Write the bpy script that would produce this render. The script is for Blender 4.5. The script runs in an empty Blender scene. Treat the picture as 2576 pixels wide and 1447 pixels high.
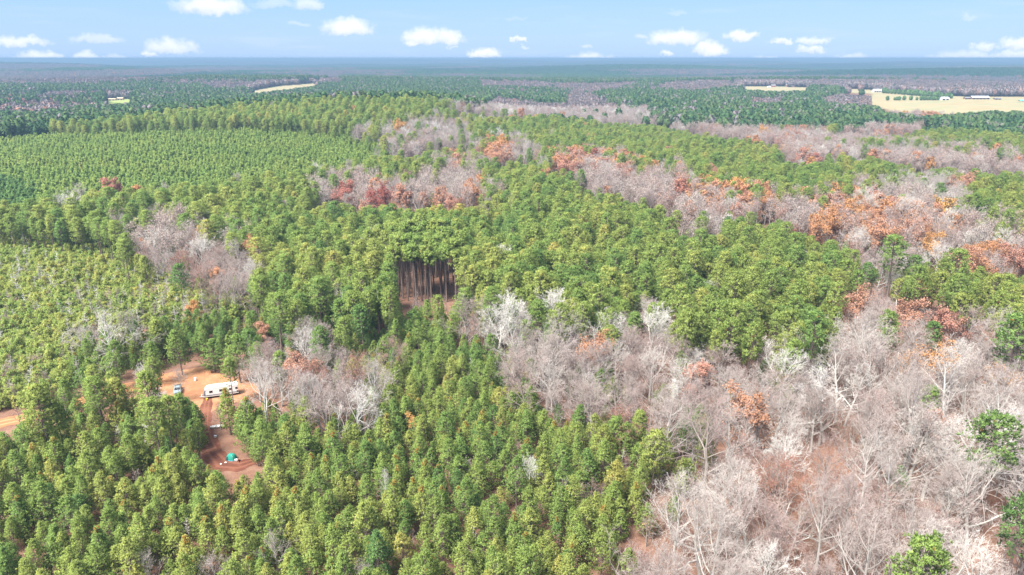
import bpy, math, random
import numpy as np
from mathutils import Vector, Matrix

SC = bpy.context.scene
COL = SC.collection
PI = math.pi
R = math.radians

# ------------------------------------------------------------------ camera
CAM_H = 90.0
F = 1860.0                      # focal length in units of a 2576-wide picture
PITCH = math.atan(577.5 / F)
cd = bpy.data.cameras.new('camera')
cd.sensor_width = 36.0
cd.lens = 36.0 * F / 2576.0
cd.clip_start = 1.0
cd.clip_end = 120000.0
cam = bpy.data.objects.new('camera', cd)
COL.objects.link(cam)
cam.location = (0, 0, CAM_H)
cam.rotation_euler = (PI / 2 - PITCH, 0, 0)
SC.camera = cam

# ------------------------------------------------------------------ light
SUN_DIR = Vector((-0.38, -0.40, 0.84)).normalized()
SUN_EL = math.asin(SUN_DIR.z)
SUN_AZ = math.atan2(SUN_DIR.x, SUN_DIR.y)
sl = bpy.data.lights.new('sun', 'SUN')
sl.energy = 3.7
sl.angle = R(24)
sl.color = (1.0, 0.955, 0.89)
sun = bpy.data.objects.new('sun', sl)
COL.objects.link(sun)
sun.rotation_euler = SUN_DIR.to_track_quat('Z', 'Y').to_euler()
sun.location = (0, 0, 500)

SC.view_settings.view_transform = 'Standard'
SC.view_settings.look = 'None'
SC.view_settings.gamma = 1.0
SC.view_settings.use_curve_mapping = False
SC.view_settings.exposure = 2.0

W = bpy.data.worlds.new('World')
SC.world = W
W.use_nodes = True


class NT:
    """small helper to write node trees"""
    def __init__(s, tree):
        s.t = tree
        s.n = tree.nodes
        s.l = tree.links

    def node(s, typ, **kw):
        n = s.n.new(typ)
        for k, v in kw.items():
            setattr(n, k, v)
        return n

    def set(s, sock, v):
        if isinstance(v, bpy.types.NodeSocket):
            s.l.new(v, sock)
        else:
            sock.default_value = v

    def math(s, op, a, b=None, c=None, clamp=False):
        n = s.node('ShaderNodeMath', operation=op, use_clamp=clamp)
        s.set(n.inputs[0], a)
        if b is not None: s.set(n.inputs[1], b)
        if c is not None: s.set(n.inputs[2], c)
        return n.outputs[0]

    def vmath(s, op, a, b=None):
        n = s.node('ShaderNodeVectorMath', operation=op)
        s.set(n.inputs[0], a)
        if b is not None: s.set(n.inputs[1], b)
        return n.outputs['Value'] if op in ('LENGTH', 'DOT_PRODUCT', 'DISTANCE') else n.outputs[0]

    def maprange(s, v, a, b, c, d, smooth=False):
        n = s.node('ShaderNodeMapRange')
        if smooth: n.interpolation_type = 'SMOOTHSTEP'
        s.set(n.inputs[0], v)
        for i, q in enumerate((a, b, c, d)):
            s.set(n.inputs[i + 1], q)
        return n.outputs[0]

    def mix(s, f, a, b, blend='MIX'):
        n = s.node('ShaderNodeMix', data_type='RGBA', blend_type=blend)
        s.set(n.inputs[0], f)
        s.set(n.inputs[6], a if isinstance(a, bpy.types.NodeSocket) else (*a, 1)[:4])
        s.set(n.inputs[7], b if isinstance(b, bpy.types.NodeSocket) else (*b, 1)[:4])
        return n.outputs[2]

    def noise(s, vec, scale, detail=3.0, rough=0.55):
        n = s.node('ShaderNodeTexNoise')
        if vec is not None: s.set(n.inputs['Vector'], vec)
        n.inputs['Scale'].default_value = scale
        n.inputs['Detail'].default_value = detail
        n.inputs['Roughness'].default_value = rough
        return n.outputs['Fac']

    def ramp(s, f, stops):
        n = s.node('ShaderNodeValToRGB')
        s.set(n.inputs[0], f)
        e = n.color_ramp.elements
        while len(e) < len(stops): e.new(0.5)
        for q, (p, c) in zip(e, stops):
            q.position = p
            q.color = (*c, 1)
        return n.outputs[0]


def px_dir(x, y):
    """direction of a point of the (2576 wide) picture, to lay out clouds on the sky"""
    a, b = (x - 1288) / F, (723.5 - y) / F
    cp, sp = math.cos(PITCH), math.sin(PITCH)
    v = Vector((a, cp + b * sp, -sp + b * cp)).normalized()
    return math.atan2(v.x, v.y), math.asin(v.z)


CLOUDS = [(530, 22, 88, 32, 1), (690, 14, 55, 15, .35), (775, 14, 38, 22, .6), (875, 75, 68, 30, 1),
          (755, 62, 32, 8, .25), (250, 101, 58, 14, .5), (50, 108, 64, 16, .75), (100, 148, 52, 18, .75),
          (20, 154, 38, 10, .9), (215, 147, 30, 14, .65), (290, 150, 30, 12, .45), (430, 122, 62, 24, .75),
          (372, 138, 20, 10, .75), (1062, 98, 52, 30, 1), (1126, 100, 44, 27, .95), (1030, 112, 19, 10, .9),
          (1140, 120, 20, 5, .4), (1218, 138, 50, 18, 1), (1307, 102, 21, 12, .85), (1318, 121, 10, 6, .4),
          (1480, 150, 58, 20, .75), (1530, 150, 30, 14, .5), (1475, 118, 24, 6, .35), (1705, 100, 78, 26, 1),
          (1610, 92, 22, 8, .4), (1790, 128, 46, 24, 1), (1677, 136, 19, 11, .8), (1862, 94, 42, 17, 1),
          (1967, 106, 27, 10, .85), (1923, 151, 30, 10, .7), (2048, 106, 40, 12, .75), (2042, 127, 30, 12, .75),
          (2135, 146, 38, 12, .5), (2476, 118, 30, 11, .65), (2435, 146, 85, 20, .5), (2562, 113, 32, 18, .85),
          (2550, 141, 46, 16, .65), (2430, 42, 22, 7, .25), (1700, 32, 22, 8, .22), (1300, 48, 26, 6, .15)]


def build_world():
    t = NT(W.node_tree)
    for n in list(t.n): t.n.remove(n)
    out = t.node('ShaderNodeOutputWorld')
    bg = t.node('ShaderNodeBackground')
    sky = t.node('ShaderNodeTexSky')
    sky.sky_type = 'NISHITA'
    sky.sun_disc = False
    sky.sun_elevation = SUN_EL
    sky.sun_rotation = SUN_AZ % (2 * PI)
    sky.altitude = 150
    sky.air_density = 1.0
    sky.dust_density = 0.6
    sky.ozone_density = 1.6
    tc = t.node('ShaderNodeTexCoord')
    d = tc.outputs['Generated']
    sp = t.node('ShaderNodeSeparateXYZ')
    t.set(sp.inputs[0], d)
    az = t.math('ARCTAN2', sp.outputs[0], sp.outputs[1])
    el = t.math('ARCSINE', sp.outputs[2])
    n1 = t.math('SUBTRACT', t.noise(d, 70, 6, .68), .5)
    n2 = t.math('SUBTRACT', t.noise(t.vmath('ADD', d, (7.3, 2.1, 4.4)), 60, 6, .68), .5)
    az2 = t.math('MULTIPLY_ADD', n1, .042, az)
    el2 = t.math('MULTIPLY_ADD', n2, .020, el)
    cb = t.node('ShaderNodeCombineXYZ')
    t.set(cb.inputs[0], az2); t.set(cb.inputs[1], el2)
    p = cb.outputs[0]
    acc = lit = None
    for (x, y, w, h, o) in CLOUDS:
        a, e = px_dir(x, y)
        # flat bottom: the base of each cloud stands at e
        q = t.vmath('MULTIPLY', t.vmath('SUBTRACT', p, (a, e - h * .10 / F, 0)), (F / (w * 1.0), F / (h * 1.12), 0))
        s = t.node('ShaderNodeSeparateXYZ'); t.set(s.inputs[0], q)
        yy = t.math('MAXIMUM', s.outputs[1], t.math('MULTIPLY', s.outputs[1], -2.6))
        dd = t.math('ADD', t.math('MULTIPLY', s.outputs[0], s.outputs[0]), t.math('MULTIPLY', yy, yy))
        v = t.maprange(dd, 1.12, .02, 0.0, o * .95, True)
        acc = v if acc is None else t.math('MAXIMUM', acc, v)
        b = t.math('MULTIPLY', v, t.math('MULTIPLY_ADD', s.outputs[1], 1.6, .35, clamp=True))
        lit = b if lit is None else t.math('MAXIMUM', lit, b)
    cl = acc
    # the clear sky: Nishita, pulled a little to an even pale blue as in the humid air of the photo
    hz = t.maprange(el, 0.0, .16, 1.0, 0.0, True)
    even = t.mix(hz, (1.6, 3.35, 6.8), (2.5, 4.0, 6.6))
    base = t.mix(.8, sky.outputs[0], even)
    wis = t.maprange(t.noise(t.vmath('MULTIPLY', d, (3, 3, 26)), 2.0, 5, .6), .5, .78, 0, .22, True)
    base = t.mix(wis, base, (5.0, 5.4, 5.9))
    shade = t.maprange(t.noise(t.vmath('ADD', d, (1, 5, 3)), 60, 4, .6), .35, .62, 0, 1)
    ll = t.math('MULTIPLY', t.math('DIVIDE', lit, t.math('MAXIMUM', acc, .01), clamp=True), t.math('MULTIPLY_ADD', shade, .4, .6))
    ccol = t.mix(ll, (4.9, 5.3, 6.1), (7.0, 7.0, 6.9))
    fin = t.mix(cl, base, ccol)
    # above the photo's strip the sky is broken cloud, which is what makes the light this soft
    brk = t.maprange(t.noise(d, 3.0, 5, .6), .38, .55, 0, .8, True)
    up = t.maprange(el, .16, .45, 0, 1, True)
    fin = t.mix(t.math('MULTIPLY', brk, up), fin, (11.8, 12.0, 12.2))
    t.set(bg.inputs[0], fin)
    bg.inputs[1].default_value = 0.044
    t.l.new(bg.outputs[0], out.inputs[0])


build_world()

# ------------------------------------------------------------------ tags and meshes
def tag(o, label=None, cat=None, group=None, kind=None):
    if label: o['label'] = label
    if cat: o['category'] = cat
    if group: o['group'] = group
    if kind: o['kind'] = kind
    return o


def mesh_from(name, V, Fc, mats=(), smooth=False, fattr=None, midx=None, vn=None):
    """V (N,3), Fc (M,k) equal-size faces or list of faces"""
    me = bpy.data.meshes.new(name)
    V = np.asarray(V, dtype=np.float32)
    if isinstance(Fc, np.ndarray):
        m, k = Fc.shape
        me.vertices.add(len(V)); me.vertices.foreach_set('co', V.ravel())
        me.loops.add(m * k); me.loops.foreach_set('vertex_index', Fc.ravel().astype(np.int32))
        me.polygons.add(m)
        me.polygons.foreach_set('loop_start', np.arange(0, m * k, k, dtype=np.int32))
        me.update(calc_edges=True)
    else:
        me.from_pydata([tuple(map(float, v)) for v in V], [], [tuple(int(i) for i in f) for f in Fc])
        me.update()
    for mt in mats: me.materials.append(mt)
    if smooth:
        me.polygons.foreach_set('use_smooth', np.ones(len(me.polygons), dtype=bool))
    if midx is not None:
        me.polygons.foreach_set('material_index', np.asarray(midx, dtype=np.int32))
    if fattr is not None:
        a = me.attributes.new('lv', 'FLOAT', 'FACE')
        a.data.foreach_set('value', np.asarray(fattr, dtype=np.float32))
    if vn is not None:
        me.polygons.foreach_set('use_smooth', np.ones(len(me.polygons), dtype=bool))
        me.normals_split_custom_set_from_vertices([tuple(map(float, q)) for q in vn])
    return me


def link(name, me, parent=None, loc=None):
    o = bpy.data.objects.new(name, me)
    COL.objects.link(o)
    if parent: o.parent = parent
    if loc is not None: o.location = loc
    return o


class MB:
    """collects boxes, tubes and polygons into one mesh"""
    def __init__(s):
        s.v = []; s.f = []; s.m = []

    def add(s, V, Fc, mi=0):
        b = len(s.v)
        s.v += [tuple(v) for v in V]
        s.f += [tuple(i + b for i in f) for f in Fc]
        s.m += [mi] * len(Fc)

    def box(s, c, d, mi=0, taper=1.0, rot=0.0):
        x, y, z = d[0] / 2, d[1] / 2, d[2] / 2
        V = []
        for dz, k in ((-z, 1), (z, taper)):
            for a, b in ((-x, -y), (x, -y), (x, y), (-x, y)):
                u, w = a * k, b * k
                V.append((c[0] + u * math.cos(rot) - w * math.sin(rot), c[1] + u * math.sin(rot) + w * math.cos(rot), c[2] + dz))
        s.add(V, [(3, 2, 1, 0), (4, 5, 6, 7), (0, 1, 5, 4), (1, 2, 6, 5), (2, 3, 7, 6), (3, 0, 4, 7)], mi)

    def tube(s, p, q, r0, r1, n=8, mi=0):
        p, q = Vector(p), Vector(q)
        d = (q - p).normalized()
        u = d.orthogonal().normalized(); w = d.cross(u)
        V = []
        for c, r in ((p, r0), (q, r1)):
            for i in range(n):
                a = 2 * PI * i / n
                V.append(c + (u * math.cos(a) + w * math.sin(a)) * r)
        Fc = [(i, (i + 1) % n, n + (i + 1) % n, n + i) for i in range(n)]
        Fc += [tuple(range(n - 1, -1, -1)), tuple(range(n, 2 * n))]
        s.add(V, Fc, mi)

    def prism(s, prof, y0, y1, mi=0):
        """profile in x,z extruded along y"""
        n = len(prof)
        V = [(x, y0, z) for x, z in prof] + [(x, y1, z) for x, z in prof]
        Fc = [(i, (i + 1) % n, n + (i + 1) % n, n + i) for i in range(n)]
        Fc += [tuple(range(n - 1, -1, -1)), tuple(range(n, 2 * n))]
        s.add(V, Fc, mi)

    def build(s, name, mat, parent=None, smooth=False, bevel=0):
        me = mesh_from(name, s.v, s.f, mat if isinstance(mat, (list, tuple)) else [mat], smooth, midx=s.m)
        o = link(name, me, parent)
        if bevel:
            b = o.modifiers.new('bevel', 'BEVEL'); b.width = bevel; b.segments = 2; b.limit_method = 'ANGLE'
        return o


# ------------------------------------------------------------------ terrain
def sstep(x, a, b):
    t = np.clip((x - a) / (b - a), 0, 1)
    return t * t * (3 - 2 * t)


_rs = np.random.RandomState(11)
_W = []
for lam, amp in ((900, 2.5), (1300, 4), (1900, 5), (2700, 6), (3600, 6.5), (5200, 7), (7500, 6), (11000, 6)):
    for _ in range(2):
        th = _rs.uniform(-.9, .9) + PI / 2          # ridges lie across the view, mostly
        _W.append((2 * PI / lam * math.cos(th), 2 * PI / lam * math.sin(th), _rs.uniform(0, 6.28), amp / 1.35))


def terrain(x, y):
    x = np.asarray(x, dtype=float); y = np.asarray(y, dtype=float)
    r = np.hypot(x, y)
    w = sstep(r, 2200, 4600)
    z = np.zeros_like(r)
    for kx, ky, ph, a in _W:
        z += a * np.sin(kx * x + ky * y + ph)
    z = z * w * (1.15 + .45 * sstep(r, 6000, 12000))
    # wooded ridge behind the plantation
    cx = np.clip(x, -620, -130)
    hh = 27 * sstep(x, -640, -150)
    z += hh * np.exp(-((x - cx) / 170.0) ** 2) * np.exp(-((y - 900 - (x + 150) * .10) / 190.0) ** 2)
    # gentle shoulder under the plantation
    z += 5 * np.exp(-((x + 300) / 260.0) ** 2) * np.exp(-((y - 620) / 150.0) ** 2)
    # second ridge far left, low rise of the pastures on the right
    z += 14 * np.exp(-((x + 900) / 900.0) ** 2) * np.exp(-((y - 2350) / 330.0) ** 2)
    z += 9 * np.exp(-((x - 1150) / 520.0) ** 2) * np.exp(-((y - 1850) / 330.0) ** 2)
    z += 10 * np.exp(-((x - 1000) / 500.0) ** 2) * np.exp(-((y - 2350) / 260.0) ** 2)
    # bottomland of the creek through the middle right
    z -= 5 * np.exp(-((x - 120 - (y - 500) * -.05) / 140.0) ** 2) * sstep(y, 520, 900) * (1 - sstep(y, 1700, 2600))
    return z * sstep(r, 260, 420)


CP, SP = math.cos(PITCH), math.sin(PITCH)


def proj(x, y, z):
    dz = z - CAM_H
    f = y * CP - dz * SP
    u = y * SP + dz * CP
    f = np.maximum(f, 1e-3)
    return 1288 + F * x / f, 723.5 - F * u / f, f


def at(px, py, h=0.0):
    """world point whose picture position is px,py at height h above the ground"""
    a, b = (px - 1288) / F, (723.5 - py) / F
    d = np.array([a, CP + b * SP, -SP + b * CP])
    t = (h - CAM_H) / min(d[2], -1e-4)
    for _ in range(40):
        X, Y = d[0] * t, d[1] * t
        g = float(terrain(X, Y))
        t2 = (g + h - CAM_H) / min(d[2], -1e-4)
        t += (t2 - t) * .5
    X, Y = d[0] * t, d[1] * t
    return float(X), float(Y), float(terrain(X, Y))


# ------------------------------------------------------------------ materials
def mat(name):
    m = bpy.data.materials.new(name)
    m.use_nodes = True
    t = NT(m.node_tree)
    b = m.node_tree.nodes['Principled BSDF']
    return m, t, b


def simple(name, c, rough=.6, metal=0.0, nscale=6.0, namp=.25, spec=.4):
    m, t, b = mat(name)
    tc = t.node('ShaderNodeTexCoord')
    n = t.noise(tc.outputs['Object'], nscale, 5, .65)
    f = t.maprange(n, .25, .75, 1 - namp, 1 + namp)
    v = t.node('ShaderNodeVectorMath', operation='SCALE')
    v.inputs[0].default_value = c
    t.set(v.inputs['Scale'], f)
    t.set(b.inputs['Base Color'], v.outputs[0])
    b.inputs['Roughness'].default_value = rough
    b.inputs['Metallic'].default_value = metal
    b.inputs['Specular IOR Level'].default_value = spec
    return m


def foliage(name, stops, transl=.25, lvamp=.45, orange=0.0, rough=.85):
    """colour picked along the stops by each tree's own tint, varied leaf by leaf"""
    m, t, b = mat(name)
    at_ = t.node('ShaderNodeAttribute', attribute_type='INSTANCER', attribute_name='tint')
    lv = t.node('ShaderNodeAttribute', attribute_type='GEOMETRY', attribute_name='lv')
    f = t.math('ADD', at_.outputs['Fac'], t.math('MULTIPLY', t.math('SUBTRACT', lv.outputs['Fac'], .5), .22), clamp=True)
    c = t.ramp(f, stops)
    k = t.maprange(lv.outputs['Fac'], 0, 1, 1 - lvamp, 1 + lvamp)
    v = t.node('ShaderNodeVectorMath', operation='SCALE')
    t.set(v.inputs[0], c); t.set(v.inputs['Scale'], k)
    col = v.outputs[0]
    if orange:
        # a few browning needle tufts
        of = t.maprange(lv.outputs['Fac'], 1 - orange, 1 - orange + .01, 0, .85)
        col = t.mix(of, col, (.30, .135, .035))
    dif = t.node('ShaderNodeBsdfDiffuse')
    tr = t.node('ShaderNodeBsdfTranslucent')
    t.set(dif.inputs[0], col); t.set(tr.inputs[0], col)
    mx = t.node('ShaderNodeMixShader')
    mx.inputs[0].default_value = transl
    t.l.new(dif.outputs[0], mx.inputs[1]); t.l.new(tr.outputs[0], mx.inputs[2])
    t.l.new(mx.outputs[0], t.n['Material Output'].inputs[0])
    t.n.remove(b)
    return m


NEEDLE = foliage('needles', [(0.0, (.105, .190, .074)), (.25, (.160, .262, .080)), (.5, (.240, .322, .088)),
                             (.75, (.33, .365, .104)), (1.0, (.44, .39, .12))], .42, .42, .022)
TWIG = foliage('bare_twigs', [(0.0, (.60, .575, .535)), (.12, (.44, .40, .365)), (.32, (.33, .285, .26)), (.6, (.335, .27, .25)),
                              (.8, (.27, .19, .165)), (1.0, (.29, .135, .09))], .0, .2)
BARK_PALE = foliage('pale_bark', [(0.0, (.53, .51, .475)), (.15, (.40, .38, .35)), (.4, (.30, .265, .24)), (.7, (.26, .22, .19)), (1.0, (.20, .16, .13))], 0, .15)
AUTUMN = foliage('autumn_leaves', [(0.0, (.34, .28, .08)), (.2, (.48, .27, .09)), (.45, (.44, .225, .115)), (.7, (.40, .225, .165)),
                                   (.85, (.36, .155, .12)), (1.0, (.24, .075, .065))], .30, .35)
BLUSH = foliage('blush_twiglets', [(0.0, (.36, .33, .29)), (.5, (.38, .31, .28)), (.75, (.38, .26, .215)), (1.0, (.38, .18, .12))], .3, .3)
FARCAN = foliage('distant_canopy', [(0.0, (.016, .040, .026)), (.35, (.040, .080, .034)), (.52, (.072, .108, .038)),
                                    (.60, (.11, .10, .108)), (.72, (.17, .145, .145)), (.85, (.215, .172, .165)), (1.0, (.20, .11, .08))], 0, .3)
DISTCAN = foliage('horizon_canopy', [(0.0, (.014, .036, .026)), (.35, (.026, .055, .028)), (.52, (.042, .064, .028)),
                                        (.60, (.052, .048, .052)), (.75, (.072, .062, .066)), (1.0, (.10, .062, .046))], 0, .3)
PINE_BARK = simple('pine_bark', (.15, .112, .098), .95, 0, 3, .35, .1)
GREY_BARK = simple('grey_bark', (.30, .265, .24), .95, 0, 3, .3, .1)


def ground_mat():
    m, t, b = mat('leaf_litter')
    geo = t.node('ShaderNodeNewGeometry')
    p = geo.outputs['Position']
    big = t.noise(p, .02, 4, .6)
    med = t.noise(p, .35, 5, .7)
    fine = t.noise(p, 3.5, 4, .7)
    c = t.ramp(med, [(.3, (0.081, 0.043, 0.031)), (.48, (0.146, 0.077, 0.053)), (.62, (0.192, 0.115, 0.081)), (.78, (0.223, 0.161, 0.118))])
    c = t.mix(t.maprange(big, .4, .65, 0, .6), c, (0.161, 0.074, 0.046))
    c = t.mix(t.maprange(fine, .45, .7, 0, .5), c, (0.248, 0.180, 0.136))
    t.set(b.inputs['Base Color'], c)
    b.inputs['Roughness'].default_value = 1
    b.inputs['Specular IOR Level'].default_value = .05
    return m


def dirt_mat(name, c1, c2, c3, rut=False):
    m, t, b = mat(name)
    geo = t.node('ShaderNodeNewGeometry')
    p = geo.outputs['Position']
    n1 = t.noise(p, .16, 5, .65)
    n2 = t.noise(p, 1.3, 5, .7)
    c = t.ramp(n1, [(.36, c1), (.5, c2), (.64, c3)])
    c = t.mix(t.maprange(n2, .42, .7, 0, .55), c, c1)
    if rut:
        uv = t.node('ShaderNodeUVMap', uv_map='UVMap')
        s = t.node('ShaderNodeSeparateXYZ'); t.set(s.inputs[0], uv.outputs[0])
        d = t.math('ABSOLUTE', t.math('SUBTRACT', t.math('ABSOLUTE', t.math('SUBTRACT', s.outputs[0], .5)), .19))
        k = t.math('MULTIPLY', t.maprange(d, .11, .03, 0, .75, True), t.maprange(n2, .3, .6, .4, 1))
        c = t.mix(k, c, c3)
    t.set(b.inputs['Base Color'], c)
    b.inputs['Roughness'].default_value = .95
    b.inputs['Specular IOR Level'].default_value = .1
    bm = t.node('ShaderNodeBump'); bm.inputs['Strength'].default_value = .5; bm.inputs['Distance'].default_value = .1
    t.set(bm.inputs['Height'], n2); t.l.new(bm.outputs[0], b.inputs['Normal'])
    return m


def field_mat(name, a, bcol, c):
    m, t, b = mat(name)
    geo = t.node('ShaderNodeNewGeometry')
    p = t.vmath('MULTIPLY', geo.outputs['Position'], (1, 1.6, 0))
    n = t.noise(p, .012, 5, .6)
    n2 = t.noise(p, .15, 4, .7)
    cc = t.ramp(n, [(.35, a), (.5, bcol), (.66, c)])
    cc = t.mix(t.maprange(n2, .45, .75, 0, .35), cc, a)
    t.set(b.inputs['Base Color'], cc)
    b.inputs['Roughness'].default_value = 1
    b.inputs['Specular IOR Level'].default_value = .05
    return m


M_GROUND = ground_mat()
M_ROAD = dirt_mat('red_dirt', (.27, .105, .05), (.31, .14, .065), (.40, .225, .115), True)
M_CLEAR = dirt_mat('clearing_dirt', (.26, .115, .058), (.31, .152, .078), (.35, .195, .105))
M_TRACK = dirt_mat('shaded_pine_straw_soil', (.085, .032, .022), (.125, .048, .030), (.19, .082, .050), True)  # reddish pine-straw soil, with shade darkened into its colours
M_FIELD = field_mat('dry_pasture', (0.238, 0.190, 0.104), (0.261, 0.223, 0.128), (0.199, 0.199, 0.109))
M_GREENFIELD = field_mat('green_pasture', (0.179, 0.222, 0.063), (0.211, 0.254, 0.079), (0.243, 0.232, 0.095))


# ------------------------------------------------------------------ ground sheet
def build_ground():
    rings = [0.0]
    r = 20.0
    while r < 52000:
        rings.append(r)
        r *= 1.035 if r > 300 else 1.09
    rings = np.array(rings)
    na = 420
    ang = np.linspace(0, 2 * PI, na, endpoint=False)
    V = [(0, 0, 0)]
    rr, aa = np.meshgrid(rings[1:], ang, indexing='ij')
    x = rr * np.sin(aa); y = rr * np.cos(aa)
    z = terrain(x, y)
    V = np.concatenate([[[0, 0, 0]], np.stack([x.ravel(), y.ravel(), z.ravel()], 1)])
    nr = len(rings) - 1
    i, j = np.meshgrid(np.arange(nr - 1), np.arange(na), indexing='ij')
    a = 1 + i * na + j; b = 1 + i * na + (j + 1) % na
    c = 1 + (i + 1) * na + (j + 1) % na; d = 1 + (i + 1) * na + j
    Q = np.stack([a.ravel(), d.ravel(), c.ravel(), b.ravel()], 1)
    T = np.array([[0, 1 + k, 1 + (k + 1) % na] for k in range(na)])
    faces = [tuple(q) for q in Q.tolist()] + [tuple(q) for q in T.tolist()]
    me = mesh_from('ground', V, faces, [M_GROUND], True)
    o = link('ground', me)
    tag(o, kind='structure')


build_ground()


def strip(name, pts, material, z=.02, sub=6, seed=1):
    """a road sheet along world points (x, y, half width)"""
    rs = np.random.RandomState(seed)
    P = []
    for (x0, y0, w0), (x1, y1, w1) in zip(pts[:-1], pts[1:]):
        for k in range(sub):
            t = k / sub
            P.append((x0 + (x1 - x0) * t, y0 + (y1 - y0) * t, w0 + (w1 - w0) * t))
    P.append(pts[-1])
    V = []; UV = []
    NW = 6
    for i, (x, y, w) in enumerate(P):
        a = P[max(i - 1, 0)]; b = P[min(i + 1, len(P) - 1)]
        dx, dy = b[0] - a[0], b[1] - a[1]
        L = math.hypot(dx, dy); nx, ny = -dy / L, dx / L
        for k in range(NW + 1):
            s = k / NW * 2 - 1
            j = rs.uniform(-.35, .35) if k in (0, NW) else 0
            V.append((x + nx * (w * s + j), y + ny * (w * s + j), z))
            UV.append((k / NW, i * .3))
    faces = []
    for i in range(len(P) - 1):
        for k in range(NW):
            a = i * (NW + 1) + k
            faces.append((a, a + 1, a + NW + 2, a + NW + 1))
    me = mesh_from(name, V, faces, [material])
    uvl = me.uv_layers.new(name='UVMap')
    for lp in me.loops:
        uvl.data[lp.index].uv = UV[lp.vertex_index]
    me.flip_normals() if me.polygons[0].normal.z < 0 else None
    o = link(name, me)
    tag(o, kind='structure')
    return o


def patch(name, ppts, material, z=.012, seed=3, jit=.6):
    """flat irregular patch of ground, outline points in picture space on the ground"""
    rs = np.random.RandomState(seed)
    W_ = [at(px, py)[:2] for px, py in ppts]
    out = []
    n = len(W_)
    for i in range(n):
        a, b = W_[i], W_[(i + 1) % n]
        m = max(2, int(math.hypot(b[0] - a[0], b[1] - a[1]) / 1.2))
        for k in range(m):
            t = k / m
            out.append((a[0] + (b[0] - a[0]) * t + rs.uniform(-jit, jit), a[1] + (b[1] - a[1]) * t + rs.uniform(-jit, jit)))
    c = (sum(p[0] for p in out) / len(out), sum(p[1] for p in out) / len(out))
    V = [(c[0], c[1], z)] + [(x, y, z) for x, y in out]
    m = len(out)
    faces = [(0, 1 + i, 1 + (i + 1) % m) for i in range(m)]
    me = mesh_from(name, V, faces, [material])
    if me.polygons[0].normal.z < 0: me.flip_normals()
    return tag(link(name, me), kind='structure')


def wp(px, py, w):
    x, y, _ = at(px, py)
    return (x, y, w)


strip('dirt_road', [wp(-260, 1120, 2.9), wp(-60, 1078, 2.9), wp(60, 1052, 2.8), wp(150, 1028, 2.6), wp(240, 994, 2.7),
                    wp(330, 972, 3.3), wp(420, 958, 3.4), wp(470, 960, 3.2)], M_ROAD, .016)
patch('clearing', [(395, 975), (400, 945), (440, 935), (500, 925), (540, 935), (575, 950), (640, 962), (660, 985),
                   (620, 1010), (560, 1020), (530, 1035), (505, 1040), (470, 1020), (430, 1010)], M_CLEAR, .008)
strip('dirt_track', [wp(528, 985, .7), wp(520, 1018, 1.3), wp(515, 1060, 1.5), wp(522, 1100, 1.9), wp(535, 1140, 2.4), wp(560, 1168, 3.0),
                     wp(600, 1172, 2.6), wp(640, 1160, 1.6)], M_TRACK, .024)

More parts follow.
